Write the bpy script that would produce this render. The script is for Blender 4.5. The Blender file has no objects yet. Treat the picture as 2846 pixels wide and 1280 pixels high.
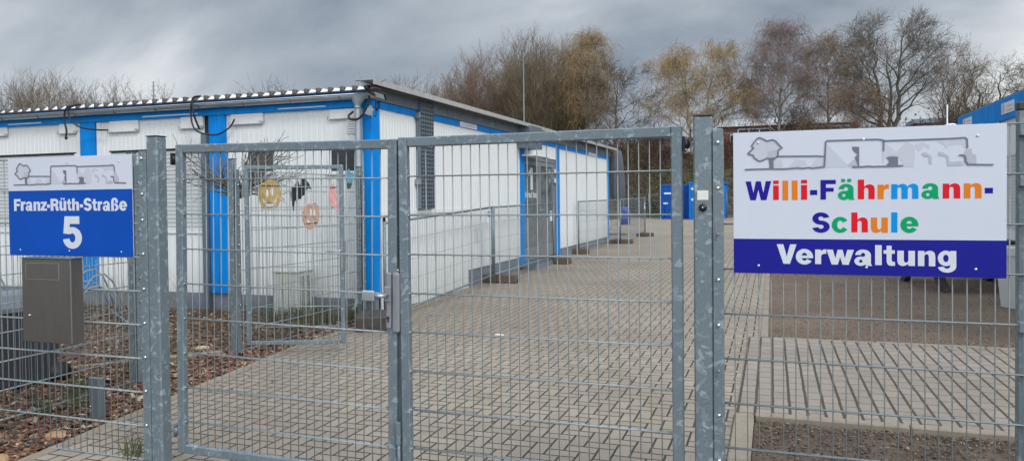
import bpy, math, random
import numpy as np
from mathutils import Vector, Matrix
random.seed(7)
SC = bpy.context.scene
COL = SC.collection
R = math.radians

# ------------------------------------------------------------------ helpers
class MB:
    """collects faces, builds one mesh object"""
    def __init__(s): s.v=[]; s.f=[]; s.m=[]; s.sm=[]
    def add(s, vs, fs, mi=0, smooth=False):
        o=len(s.v); s.v.extend([tuple(p) for p in vs])
        for f in fs: s.f.append(tuple(i+o for i in f)); s.m.append(mi); s.sm.append(smooth)
        return s
    def box(s, x0,x1,y0,y1,z0,z1, mi=0, M=None):
        vs=[(x,y,z) for z in (z0,z1) for y in (y0,y1) for x in (x0,x1)]
        if M is not None: vs=[M@Vector(p) for p in vs]
        return s.add(vs,[(0,2,3,1),(4,5,7,6),(0,1,5,4),(2,6,7,3),(0,4,6,2),(1,3,7,5)],mi)
    def bbox(s, x0,x1,y0,y1,z0,z1,b=.003, mi=0, M=None):
        """box with small chamfers on all edges"""
        b=min(b,(x1-x0)*.45,(y1-y0)*.45,(z1-z0)*.45)
        bm=[]; idx={}
        xs=(x0,x1); ys=(y0,y1); zs=(z0,z1)
        for i in (0,1):
            for j in (0,1):
                for k in (0,1):
                    sx=b if i==0 else -b; sy=b if j==0 else -b; sz=b if k==0 else -b
                    idx[i,j,k]=(len(bm),len(bm)+1,len(bm)+2)
                    bm += [(xs[i],ys[j]+sy,zs[k]+sz),(xs[i]+sx,ys[j],zs[k]+sz),(xs[i]+sx,ys[j]+sy,zs[k])]
        F=[]
        for i in (0,1):
            q=[idx[i,0,0][0],idx[i,1,0][0],idx[i,1,1][0],idx[i,0,1][0]]; F.append(q if i else q[::-1])
            q=[idx[0,i,0][1],idx[1,i,0][1],idx[1,i,1][1],idx[0,i,1][1]]; F.append(q[::-1] if i else q)
            q=[idx[0,0,i][2],idx[1,0,i][2],idx[1,1,i][2],idx[0,1,i][2]]; F.append(q if i else q[::-1])
        for i in (0,1):
            for j in (0,1):
                F.append([idx[i,j,0][0],idx[i,j,1][0],idx[i,j,1][1],idx[i,j,0][1]])
                F.append([idx[i,0,j][0],idx[i,1,j][0],idx[i,1,j][2],idx[i,0,j][2]])
                F.append([idx[0,i,j][1],idx[1,i,j][1],idx[1,i,j][2],idx[0,i,j][2]])
                for k in (0,1): 
                    F.append(list(idx[i,j,k]))
        vs=[M@Vector(p) for p in bm] if M is not None else bm
        return s.add(vs,F,mi)
    def tube(s, pts, r, n=8, mi=0, cap=True, smooth=True):
        pts=[Vector(p) for p in pts]
        rs=r if isinstance(r,(list,tuple)) else [r]*len(pts)
        vs=[]; prev=None
        for i,p in enumerate(pts):
            if i==0: d=pts[1]-p
            elif i==len(pts)-1: d=p-pts[i-1]
            else: d=(pts[i+1]-pts[i-1])
            d.normalize()
            if prev is None:
                a=Vector((0,0,1)) if abs(d.z)<.9 else Vector((1,0,0))
                u=d.cross(a).normalized()
            else:
                u=(prev-d*prev.dot(d)).normalized()
            prev=u; w=d.cross(u)
            for k in range(n):
                t=2*math.pi*k/n; vs.append(p+(u*math.cos(t)+w*math.sin(t))*rs[i])
        fs=[]
        for i in range(len(pts)-1):
            for k in range(n):
                a=i*n+k; b=i*n+(k+1)%n; fs.append((a,b,b+n,a+n))
        s.add(vs,fs,mi,smooth)
        if cap:
            o=len(s.v)-len(vs)
            s.f.append(tuple(o+k for k in range(n))[::-1]); s.m.append(mi); s.sm.append(False)
            s.f.append(tuple(o+(len(pts)-1)*n+k for k in range(n))); s.m.append(mi); s.sm.append(False)
        return s
    def lathe(s, prof, n=16, mi=0, c=(0,0,0), axis='Z', smooth=True):
        vs=[]
        for (r,h) in prof:
            for k in range(n):
                t=2*math.pi*k/n; a,b=r*math.cos(t),r*math.sin(t)
                p=(a,b,h) if axis=='Z' else ((a,h,b) if axis=='Y' else (h,a,b))
                vs.append((p[0]+c[0],p[1]+c[1],p[2]+c[2]))
        fs=[]
        for i in range(len(prof)-1):
            for k in range(n):
                a=i*n+k; b=i*n+(k+1)%n; fs.append((a,b,b+n,a+n))
        fs.append(tuple(range(n))[::-1]); fs.append(tuple((len(prof)-1)*n+k for k in range(n)))
        return s.add(vs,fs,mi,smooth)
    def prism(s, poly, y0, y1, mi=0, axis='Y'):
        """extrude polygon given as (x,z) between y0 and y1 (or (y,z) along x)"""
        n=len(poly)
        mk=(lambda a,b,t:(a,t,b)) if axis=='Y' else (lambda a,b,t:(t,a,b))
        vs=[mk(a,b,y0) for a,b in poly]+[mk(a,b,y1) for a,b in poly]
        fs=[tuple(range(n)),tuple(range(n,2*n))[::-1]]+[(i,(i+1)%n,(i+1)%n+n,i+n) for i in range(n)]
        return s.add(vs,fs,mi)
    def build(s, name, mats, parent=None, loc=None, fixn=True):
        me=bpy.data.meshes.new(name)
        me.from_pydata(s.v,[],s.f)
        if not isinstance(mats,(list,tuple)): mats=[mats]
        for m in mats: me.materials.append(m)
        me.polygons.foreach_set('material_index',s.m)
        me.polygons.foreach_set('use_smooth',s.sm)
        if fixn:
            import bmesh
            bm=bmesh.new(); bm.from_mesh(me); bmesh.ops.recalc_face_normals(bm,faces=bm.faces); bm.to_mesh(me); bm.free()
        me.update()
        o=bpy.data.objects.new(name,me); COL.objects.link(o)
        if parent is not None: o.parent=parent
        if loc is not None: o.location=loc
        return o

def tag(o,label,cat,group=None,kind=None):
    o['label']=label
    if cat: o['category']=cat
    if group: o['group']=group
    if kind: o['kind']=kind
    return o
def thing(name,label,cat,loc=(0,0,0),rz=0,group=None):
    o=bpy.data.objects.new(name,None); COL.objects.link(o); o.location=loc; o.rotation_euler=(0,0,rz)
    o.empty_display_size=.2
    return tag(o,label,cat,group)
def copy_thing(root,loc,rz=None,label=None):
    r=root.copy(); COL.objects.link(r); r.location=loc
    if rz is not None: r.rotation_euler=(0,0,rz)
    if label: r['label']=label
    for ch in list(root.children):
        c=ch.copy(); COL.objects.link(c); c.parent=r
        for g in ch.children:
            d=g.copy(); COL.objects.link(d); d.parent=c
    return r
def gz(y): return 0.008*max(0.,min(y,60.)-9.)

# ------------------------------------------------------------------ materials
def mat(name):
    m=bpy.data.materials.new(name); m.use_nodes=True
    nt=m.node_tree; b=nt.nodes['Principled BSDF']
    return m,nt,b
def N(nt,t,**kw):
    n=nt.nodes.new(t)
    for k,v in kw.items():
        if k in ('ins',):
            for a,b in v.items(): n.inputs[a].default_value=b
        else: setattr(n,k,v)
    return n
def L(nt,a,b): nt.links.new(a,b)
def ramp(nt,stops,interp='LINEAR'):
    n=nt.nodes.new('ShaderNodeValToRGB'); n.color_ramp.interpolation=interp
    e=n.color_ramp.elements
    while len(e)<len(stops): e.new(.5)
    for i,(p,c) in enumerate(stops):
        e[i].position=p; e[i].color=(c[0],c[1],c[2],1) if not isinstance(c,(int,float)) else (c,c,c,1)
    return n
def coords(nt,scale=(1,1,1)):
    tc=N(nt,'ShaderNodeTexCoord'); mp=N(nt,'ShaderNodeMapping'); mp.inputs['Scale'].default_value=scale
    L(nt,tc.outputs['Object'],mp.inputs['Vector']); return mp.outputs['Vector']
def noise(nt,vec,scale,detail=4,rough=.6,dist=0):
    n=N(nt,'ShaderNodeTexNoise'); n.inputs['Scale'].default_value=scale; n.inputs['Detail'].default_value=detail
    n.inputs['Roughness'].default_value=rough; n.inputs['Distortion'].default_value=dist
    if vec is not None: L(nt,vec,n.inputs['Vector'])
    return n.outputs['Fac']
def mixc(nt,fac,a,b,mode='MIX'):
    n=N(nt,'ShaderNodeMix'); n.data_type='RGBA'; n.blend_type=mode
    for sock,v in ((n.inputs['Factor'],fac),(n.inputs['A'],a),(n.inputs['B'],b)):
        if isinstance(v,bpy.types.NodeSocket): L(nt,v,sock)
        elif isinstance(v,(int,float)): sock.default_value=v
        else: sock.default_value=(v[0],v[1],v[2],1)
    return n.outputs['Result']
def mth(nt,op,a,b=None,c=None):
    n=N(nt,'ShaderNodeMath',operation=op)
    for i,v in enumerate((a,b,c)):
        if v is None: continue
        if isinstance(v,bpy.types.NodeSocket): L(nt,v,n.inputs[i])
        else: n.inputs[i].default_value=v
    return n.outputs[0]
def bump(nt,b,h,strength=.3,dist=.01):
    n=N(nt,'ShaderNodeBump'); n.inputs['Strength'].default_value=strength; n.inputs['Distance'].default_value=dist
    L(nt,h,n.inputs['Height']); L(nt,n.outputs['Normal'],b.inputs['Normal'])
def plain(name,c,rough=.5,metal=0.,var=.12,vs=6.,stretch=(1,1,1),bmp=0.,spec=.5):
    m,nt,b=mat(name); v=coords(nt,stretch)
    f=noise(nt,v,vs,5,.65)
    r=ramp(nt,[(.3,[x*(1-var) for x in c]),(.7,[min(1,x*(1+var)) for x in c])]); L(nt,f,r.inputs[0]); L(nt,r.outputs[0],b.inputs['Base Color'])
    b.inputs['Roughness'].default_value=rough; b.inputs['Metallic'].default_value=metal; b.inputs['Specular IOR Level'].default_value=spec
    if bmp: bump(nt,b,noise(nt,v,vs*8,3),bmp,.005)
    return m
def galv(name,base=(.145,.183,.207),light=(.29,.345,.37),scale=32,thr=.80,metal=.3,rough=.52):
    m,nt,b=mat(name); v=coords(nt)
    # spangle: irregular flakes
    nv=N(nt,'ShaderNodeTexNoise'); nv.inputs['Scale'].default_value=9; nv.inputs['Detail'].default_value=2; L(nt,v,nv.inputs['Vector'])
    av=N(nt,'ShaderNodeVectorMath',operation='MULTIPLY_ADD'); L(nt,nv.outputs['Color'],av.inputs[0]); av.inputs[1].default_value=(.12,.12,.12); L(nt,v,av.inputs[2])
    vo=N(nt,'ShaderNodeTexVoronoi'); vo.inputs['Scale'].default_value=scale*1.5; vo.inputs['Randomness'].default_value=1; L(nt,av.outputs[0],vo.inputs['Vector'])
    vo.distance='MANHATTAN'
    sep=N(nt,'ShaderNodeSeparateColor'); L(nt,vo.outputs['Color'],sep.inputs[0])
    r=ramp(nt,[(0,0),(thr-.02,.08),(thr,.35),(.93,.45),(.95,1.),(1,1.)]); L(nt,sep.outputs[0],r.inputs[0])
    vo2=N(nt,'ShaderNodeTexVoronoi'); vo2.inputs['Scale'].default_value=scale*4; L(nt,av.outputs[0],vo2.inputs['Vector'])
    sep2=N(nt,'ShaderNodeSeparateColor'); L(nt,vo2.outputs['Color'],sep2.inputs[0])
    f2=mth(nt,'MULTIPLY',sep2.outputs[1],.16)
    big=noise(nt,v,2.5,3); f3=mth(nt,'MULTIPLY',mth(nt,'SUBTRACT',big,.5),.6)
    f=mth(nt,'ADD',mth(nt,'ADD',r.outputs[0],f2),f3)
    c=mixc(nt,f,base,light); L(nt,c,b.inputs['Base Color'])
    b.inputs['Metallic'].default_value=metal; b.inputs['Roughness'].default_value=rough
    rr=mth(nt,'MULTIPLY_ADD',sep2.outputs[0],.2,rough-.12); L(nt,rr,b.inputs['Roughness'])
    return m
M={}
M['galv']=galv('galvanised_steel')
M['galv_post']=galv('galvanised_post',scale=34,thr=.80,base=(.148,.187,.21),light=(.31,.365,.385))
M['galv_small']=galv('galvanised_fine',scale=40,thr=.8,base=(.16,.195,.215),light=(.26,.31,.33))
M['zinc']=plain('zinc_sheet',(.17,.205,.235),.42,.45,.16,5,(1,1,.5))
M['zinc_bright']=plain('zinc_gutter',(.42,.46,.48),.33,.7,.14,4,(1,1,2))
M['zinc_side']=galv('zinc_fascia',base=(.15,.185,.21),light=(.2,.24,.27),scale=5,thr=.8,rough=.55)
M['bolt']=plain('stainless_bolt',(.7,.7,.7),.18,1.,.05)
M['wire']=plain('galvanised_wire',(.265,.30,.305),.45,.3,.12,30)
M['wire_dark']=plain('weathered_wire',(.2,.23,.25),.5,.3,.15,30)
M['screw']=plain('screw_head',(.75,.77,.8),.3,.6,.05)
M['black']=plain('black_rubber',(.012,.012,.014),.5,0,.3)
M['darkgap']=plain('dark_recess',(.03,.03,.033),.8)
M['cap']=plain('grey_cap',(.035,.04,.045),.6)
def cladding(name,c=(.74,.755,.74)):
    m,nt,b=mat(name); v=coords(nt,(1,1,.16)); v2=coords(nt)
    streak=noise(nt,v,9,5,.7); spots=noise(nt,v2,3,4)
    f=mth(nt,'MULTIPLY_ADD',streak,.7,mth(nt,'MULTIPLY',spots,.3))
    r=ramp(nt,[(.30,[x*.80 for x in c]),(.41,[x*.97 for x in c]),(.6,c),(1,[min(.85,x*1.04) for x in c])]); L(nt,f,r.inputs[0])
    # splash dirt near the ground: object coordinate z
    sx=N(nt,'ShaderNodeSeparateXYZ'); L(nt,v2,sx.inputs[0])
    d=mth(nt,'SUBTRACT',.75,sx.outputs[2]); d=mth(nt,'MULTIPLY',d,.8); d=mth(nt,'MULTIPLY',d,noise(nt,v,14,5,.8)); d.node.use_clamp=True
    col=mixc(nt,d,r.outputs[0],(.33,.31,.26)); L(nt,col,b.inputs['Base Color']); b.inputs['Roughness'].default_value=.45
    bump(nt,b,noise(nt,v2,3,1),.05,.02)
    return m
M['white']=cladding('white_cladding')
M['white_trim']=plain('white_trim',(.74,.75,.74),.4,0,.06,4)
M['shutter']=plain('shutter_grey_white',(.56,.585,.58),.45,0,.06,3)
M['blue']=plain('blue_frame_paint',(.0015,.225,.66),.5,0,.17,5,(1,1,.25),spec=.15)
M['blue_dark']=plain('blue_container_paint',(.004,.075,.36),.5,0,.14,1.2,spec=.2)
M['blue_mid']=plain('blue_container_light',(.006,.17,.56),.5,0,.14,1.2,spec=.2)
M['brownedge']=plain('brown_edge',(.16,.11,.09),.7)
M['roofwhite']=plain('eaves_wedge_white',(.85,.86,.88),.35,0,.05)
M['roofdark']=plain('roof_rib_grey',(.13,.115,.11),.5,.2,.2)
M['roofedge']=plain('roof_trim_grey',(.42,.42,.40),.45,.2,.1)
M['plinth']=plain('plinth_grey',(.17,.19,.22),.75,0,.2,4,bmp=.2)
M['glass']=plain('dark_window_glass',(.03,.035,.04),.12,0,.4,22,(.3,1,1.6),bmp=.6)
M['doorglass']=plain('door_glass',(.13,.155,.16),.08,0,.5,2.2,(1,1,1.5))  # base colour lightened to stand in for reflections on the glass
M['doorframe']=plain('door_grey',(.22,.24,.25),.4,.1,.08)
M['stainless']=plain('letterbox_steel',(.25,.235,.22),.36,.9,.07,60,(1,1,.06))
M['lock']=plain('lock_grey',(.30,.31,.33),.4,.5,.08)
M['lock_dark']=plain('lock_case_grey',(.24,.25,.27),.45,.3,.08)
M['signwhite']=plain('sign_white',(.60,.625,.70),.3,0,.03,2)
M['sign_blue']=plain('sign_blue',(.001,.068,.40),.4,0,.10,2,spec=.18)
M['sign_navy']=plain('sign_navy',(.012,.013,.25),.4,0,.07,3,spec=.15)
M['letter_white']=plain('letter_white',(.64,.66,.71),.35,0,.02)
M['l_navy']=plain('letter_navy',(.020,.010,.27),.4,0,.03,spec=.12)
M['l_red']=plain('letter_red',(.70,.012,.022),.4,0,.03,spec=.12)
M['l_orange']=plain('letter_orange',(.74,.205,.016),.4,0,.03,spec=.12)
M['l_green']=plain('letter_green',(.001,.34,.125),.4,0,.03,spec=.12)
M['l_cyan']=plain('letter_cyan',(.001,.275,.68),.4,0,.03,spec=.12)
M['e_dark']=plain('emblem_dark_grey',(.15,.15,.19),.4,0,.03)
M['e_mid']=plain('emblem_mid_grey',(.44,.45,.51),.4,0,.03)
M['e_light']=plain('emblem_light_grey',(.52,.535,.60),.4,0,.03)
M['bin']=plain('bin_dark_grey',(.035,.04,.048),.5,0,.15)
M['bin_lid']=plain('bin_lid_grey',(.13,.15,.18),.45,0,.15)
M['foot']=plain('recycled_plastic_foot',(.055,.045,.04),.75,0,.3,14,bmp=.3)
M['foot_brown']=plain('brown_barrier_foot',(.12,.088,.066),.8,0,.3,14,bmp=.3)
M['cab']=plain('cabinet_beige',(.55,.56,.50),.5,0,.08)
M['pump1']=plain('card_ochre',(.50,.33,.10),.7,0,.18,12)
M['pump2']=plain('card_pale_orange',(.52,.30,.20),.75,0,.15,14)
M['pink']=plain('card_pink',(.72,.34,.33),.75,0,.2,14)
M['card_blue']=plain('card_blue',(.12,.30,.40),.75,0,.3,20)
M['card_olive']=plain('card_dark_olive',(.07,.07,.05),.75,0,.4,20)
M['card_black']=plain('card_black',(.012,.012,.018),.7)
M['card_brown']=plain('card_brown_marker',(.11,.05,.025),.7)
M['card_white']=plain('card_white',(.75,.74,.68),.7)
M['parasol']=plain('parasol_grey',(.085,.09,.11),.85,0,.2,3)
M['planter']=plain('pale_tub',(.50,.52,.50),.5,0,.06)
M['tablewood']=plain('dark_wood',(.05,.036,.032),.8,0,.25,8)
M['curb']=plain('kerb_concrete',(.25,.208,.16),.9,0,.15,12,bmp=.3)
M['whitelabel']=plain('white_label',(.7,.72,.76),.4,0,.05)
M['labelblue']=plain('label_blue',(.02,.08,.4),.4,0,.05)
M['yellow']=plain('yellow_tape',(.62,.42,.05),.6)
M['redthing']=plain('terracotta_red',(.42,.13,.07),.6)
M['barrelblue']=plain('barrel_blue',(.015,.05,.25),.5)
M['mesh_far']=plain('far_wire',(.23,.24,.24),.6,.2)

# brick
def brick_mat():
    m,nt,b=mat('red_brick'); v=coords(nt)
    mp=N(nt,'ShaderNodeMapping'); mp.inputs['Rotation'].default_value=(R(90),0,0); L(nt,v,mp.inputs[0])
    bt=N(nt,'ShaderNodeTexBrick'); bt.inputs['Color1'].default_value=(.23,.07,.045,1); bt.inputs['Color2'].default_value=(.16,.055,.04,1); bt.inputs['Mortar'].default_value=(.2,.16,.14,1)
    bt.inputs['Scale'].default_value=3.; bt.inputs['Mortar Size'].default_value=.02; L(nt,mp.outputs[0],bt.inputs['Vector'])
    n=noise(nt,v,1.2,4); c=mixc(nt,mth(nt,'MULTIPLY',n,.4),bt.outputs['Color'],(.12,.06,.05)); L(nt,c,b.inputs['Base Color']); b.inputs['Roughness'].default_value=.9
    return m
M['brick']=brick_mat()

# paving: herringbone 200 x 100 blocks
def paver_colour(nt,v,rnd,joint,base=(.278,.234,.184),dark=(.036,.026,.018)):
    big=noise(nt,v,.55,4,.6); fine=noise(nt,v,55,4,.8); mid=noise(nt,v,6,4,.65)
    c1=mixc(nt,rnd,[x*.92 for x in base],[x*1.06 for x in base])
    r=ramp(nt,[(.3,(.80,.79,.77)),(.7,(1.12,1.12,1.13))]); L(nt,big,r.inputs[0]); c2=mixc(nt,1.,c1,r.outputs[0],'MULTIPLY')
    r2=ramp(nt,[(.28,(.66,.65,.63)),(.42,(1,1,1)),(.72,(1.14,1.14,1.13))]); L(nt,fine,r2.inputs[0]); c3=mixc(nt,1.,c2,r2.outputs[0],'MULTIPLY')
    r3=ramp(nt,[(.28,(.72,.71,.69)),(.4,(1,1,1))]); L(nt,mid,r3.inputs[0]); c4=mixc(nt,1.,c3,r3.outputs[0],'MULTIPLY')
    st=noise(nt,v,1.7,6,.75,.3); r4=ramp(nt,[(.30,(.74,.73,.71)),(.40,(1,1,1))]); L(nt,st,r4.inputs[0]); c5=mixc(nt,1.,c4,r4.outputs[0],'MULTIPLY')
    vo=N(nt,'ShaderNodeTexVoronoi'); vo.inputs['Scale'].default_value=3.1; L(nt,v,vo.inputs['Vector']); sp=ramp(nt,[(.018,(.5,.48,.45)),(.035,(1,1,1))]); L(nt,vo.outputs['Distance'],sp.inputs[0]); c6=mixc(nt,1.,c5,sp.outputs[0],'MULTIPLY')
    ms=ramp(nt,[(.55,(dark[0],dark[1],dark[2])),(.74,(.045,.043,.022))]); L(nt,noise(nt,v,.9,3,.6),ms.inputs[0])
    return mixc(nt,joint,c6,ms.outputs[0]),fine
def herring():
    m,nt,b=mat('herringbone_paving'); v=coords(nt); S=.1
    # gentle wobble so the joints are not ruler straight
    nz=N(nt,'ShaderNodeTexNoise'); nz.inputs['Scale'].default_value=5; L(nt,v,nz.inputs['Vector'])
    wv=N(nt,'ShaderNodeVectorMath',operation='MULTIPLY_ADD'); L(nt,nz.outputs['Color'],wv.inputs[0]); wv.inputs[1].default_value=(.009,.009,0); L(nt,v,wv.inputs[2])
    sx=N(nt,'ShaderNodeSeparateXYZ'); L(nt,wv.outputs[0],sx.inputs[0])
    X=mth(nt,'DIVIDE',sx.outputs[0],S); Y=mth(nt,'DIVIDE',sx.outputs[1],S)
    ix=mth(nt,'FLOOR',X); iy=mth(nt,'FLOOR',Y); fx=mth(nt,'SUBTRACT',X,ix); fy=mth(nt,'SUBTRACT',Y,iy)
    k=mth(nt,'FLOORED_MODULO',mth(nt,'SUBTRACT',ix,iy),4.)
    gx=mth(nt,'SUBTRACT',1.,fx); gy=mth(nt,'SUBTRACT',1.,fy)
    def is_(val): return mth(nt,'COMPARE',k,float(val),.5)
    k0,k1,k2,k3=[is_(i) for i in range(4)]
    # open side gets distance 1
    dl=mth(nt,'ADD',fx,k1); dr=mth(nt,'ADD',gx,k0); db=mth(nt,'ADD',fy,k2); dt=mth(nt,'ADD',gy,k3)
    d=mth(nt,'MINIMUM',mth(nt,'MINIMUM',dl,dr),mth(nt,'MINIMUM',db,dt))
    # random joint width along Y joints
    jr=ramp(nt,[(.045,1),(.085,0)]); L(nt,d,jr.inputs[0])
    # brick id
    bx=mth(nt,'SUBTRACT',ix,k1); by=mth(nt,'SUBTRACT',iy,k2)
    cb=N(nt,'ShaderNodeCombineXYZ'); L(nt,bx,cb.inputs[0]); L(nt,by,cb.inputs[1])
    wn=N(nt,'ShaderNodeTexWhiteNoise'); wn.noise_dimensions='2D'; L(nt,cb.outputs[0],wn.inputs['Vector'])
    col,fine=paver_colour(nt,v,wn.outputs['Value'],jr.outputs[0])
    L(nt,col,b.inputs['Base Color']); b.inputs['Roughness'].default_value=.88
    h=mth(nt,'SUBTRACT',mth(nt,'MULTIPLY',fine,.25),jr.outputs[0]); bump(nt,b,h,.6,.006)
    return m
def stack():
    m,nt,b=mat('row_paving'); v=coords(nt)
    nz=N(nt,'ShaderNodeTexNoise'); nz.inputs['Scale'].default_value=4; L(nt,v,nz.inputs['Vector'])
    wv=N(nt,'ShaderNodeVectorMath',operation='MULTIPLY_ADD'); L(nt,nz.outputs['Color'],wv.inputs[0]); wv.inputs[1].default_value=(.010,.010,0); L(nt,v,wv.inputs[2])
    sx=N(nt,'ShaderNodeSeparateXYZ'); L(nt,wv.outputs[0],sx.inputs[0])
    X=mth(nt,'DIVIDE',sx.outputs[0],.117); Y=mth(nt,'DIVIDE',sx.outputs[1],.2)
    ix=mth(nt,'FLOOR',X); fx=mth(nt,'SUBTRACT',X,ix)
    Y=mth(nt,'ADD',Y,mth(nt,'MULTIPLY',ix,.37)); iy=mth(nt,'FLOOR',Y); fy=mth(nt,'SUBTRACT',Y,iy)
    dx=mth(nt,'MINIMUM',fx,mth(nt,'SUBTRACT',1.,fx)); dy=mth(nt,'MINIMUM',fy,mth(nt,'SUBTRACT',1.,fy))
    jx=ramp(nt,[(.065,1),(.105,0)]); L(nt,dx,jx.inputs[0]); jy=ramp(nt,[(.018,.85),(.042,0)]); L(nt,dy,jy.inputs[0])
    j=mth(nt,'MAXIMUM',jx.outputs[0],jy.outputs[0])
    cb=N(nt,'ShaderNodeCombineXYZ'); L(nt,ix,cb.inputs[0]); L(nt,iy,cb.inputs[1])
    wn=N(nt,'ShaderNodeTexWhiteNoise'); wn.noise_dimensions='2D'; L(nt,cb.outputs[0],wn.inputs['Vector'])
    col,fine=paver_colour(nt,v,wn.outputs['Value'],j,(.258,.220,.182),(.062,.042,.029)); L(nt,col,b.inputs['Base Color']); b.inputs['Roughness'].default_value=.9
    h=mth(nt,'SUBTRACT',mth(nt,'MULTIPLY',fine,.25),j); bump(nt,b,h,.6,.006)
    return m
def soil(name,stops,s1=3,s2=60,bmp=.6):
    m,nt,b=mat(name); v=coords(nt)
    a=noise(nt,v,s1,5,.65); f=noise(nt,v,s2,5,.85)
    r=ramp(nt,stops); L(nt,mth(nt,'MULTIPLY_ADD',f,.6,mth(nt,'MULTIPLY',a,.4)),r.inputs[0]); L(nt,r.outputs[0],b.inputs['Base Color'])
    b.inputs['Roughness'].default_value=.95; bump(nt,b,f,bmp,.012)
    return m
M['herring']=herring(); M['stack']=stack()
M['mulch']=soil('mulch_soil',[(.35,(.04,.026,.018)),(.5,(.095,.066,.046)),(.62,(.17,.125,.09)),(.75,(.27,.215,.165))],2,90)
M['gravel']=soil('gravel_yard',[(.32,(.06,.038,.025)),(.48,(.125,.086,.059)),(.58,(.16,.117,.084)),(.72,(.27,.22,.17))],.8,45)
M['sand']=soil('sandy_yard',[(.32,(.17,.135,.10)),(.5,(.25,.205,.16)),(.7,(.33,.285,.235))],.6,20)
M['earth']=soil('earth',[(.32,(.05,.045,.025)),(.5,(.09,.085,.04)),(.7,(.15,.12,.07))],.7,15)

def vcol(name,rough=.85):
    m,nt,b=mat(name); a=N(nt,'ShaderNodeAttribute'); a.attribute_name='col'; L(nt,a.outputs['Color'],b.inputs['Base Color']); b.inputs['Roughness'].default_value=rough
    return m
M['chips']=vcol('wood_chips'); M['leafy']=vcol('leaf_and_twig'); M['stones']=vcol('small_stones')

# ------------------------------------------------------------------ fast numpy meshes
def np_mesh(name,V,F,m,cols=None,parent=None):
    me=bpy.data.meshes.new(name); nv=len(V); nf=len(F); k=F.shape[1]
    me.vertices.add(nv); me.vertices.foreach_set('co',V.astype(np.float32).ravel())
    me.loops.add(nf*k); me.loops.foreach_set('vertex_index',F.astype(np.int32).ravel())
    me.polygons.add(nf); me.polygons.foreach_set('loop_start',np.arange(0,nf*k,k,dtype=np.int32)); me.polygons.foreach_set('loop_total',np.full(nf,k,dtype=np.int32))
    if cols is not None:
        at=me.color_attributes.new('col','FLOAT_COLOR','POINT'); c=np.ones((nv,4),np.float32); c[:,:3]=cols; at.data.foreach_set('color',c.ravel())
    me.materials.append(m); me.update(calc_edges=True); me.validate()
    o=bpy.data.objects.new(name,me); COL.objects.link(o)
    if parent is not None: o.parent=parent
    return o
def segs_mesh(name,S,m,n=3,parent=None,cols=None):
    """S: array of (p0 xyz, p1 xyz, r0, r1): tapered prisms"""
    S=np.asarray(S,float); p0=S[:,:3]; p1=S[:,3:6]; r0=S[:,6]; r1=S[:,7]
    d=p1-p0; d/=np.linalg.norm(d,axis=1)[:,None]+1e-9
    a=np.where(np.abs(d[:,2:3])<.9,[[0,0,1.]],[[1.,0,0]]); u=np.cross(d,a); u/=np.linalg.norm(u,axis=1)[:,None]; w=np.cross(d,u)
    k=len(S); V=np.zeros((k,2*n,3))
    for i in range(n):
        t=2*math.pi*i/n; o=u*math.cos(t)+w*math.sin(t)
        V[:,i]=p0+o*r0[:,None]; V[:,n+i]=p1+o*r1[:,None]
    base=np.arange(k)[:,None]*2*n
    F=np.concatenate([base+np.array([[i,(i+1)%n,n+(i+1)%n,n+i]]) for i in range(n)])
    c=None
    if cols is not None: c=np.repeat(np.asarray(cols),2*n,axis=0)
    return np_mesh(name,V.reshape(-1,3),F,m,c,parent)
def chips_mesh(name,P,size,cols,m,flat=.25,rng=None,aspect=(2.2,1.,.25)):
    """little irregular blocks lying about at points P"""
    k=len(P); rng=rng or np.random.default_rng(1)
    base=np.array([[x,y,z] for z in (-1,1) for y in (-1,1) for x in (-1,1)],float)*.5
    V=np.repeat(base[None],k,0)*np.array(aspect)[None,None]*size[:,None,None]
    V+=rng.normal(0,.12,V.shape)*size[:,None,None]*np.array(aspect)[None,None]
    yaw=rng.uniform(0,2*math.pi,k); tilt=rng.normal(0,flat,k)
    c,s=np.cos(tilt),np.sin(tilt); x,z=V[:,:,0]*c[:,None]-V[:,:,2]*s[:,None],V[:,:,0]*s[:,None]+V[:,:,2]*c[:,None]; V[:,:,0]=x; V[:,:,2]=z
    c,s=np.cos(yaw),np.sin(yaw); x,y=V[:,:,0]*c[:,None]-V[:,:,1]*s[:,None],V[:,:,0]*s[:,None]+V[:,:,1]*c[:,None]; V[:,:,0]=x; V[:,:,1]=y
    V+=P[:,None,:]
    f=np.array([(0,2,3,1),(4,5,7,6),(0,1,5,4),(2,6,7,3),(0,4,6,2),(1,3,7,5)])
    F=(np.arange(k)[:,None,None]*8+f[None]).reshape(-1,4)
    return np_mesh(name,V.reshape(-1,3),F,m,np.repeat(cols,8,axis=0))

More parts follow.
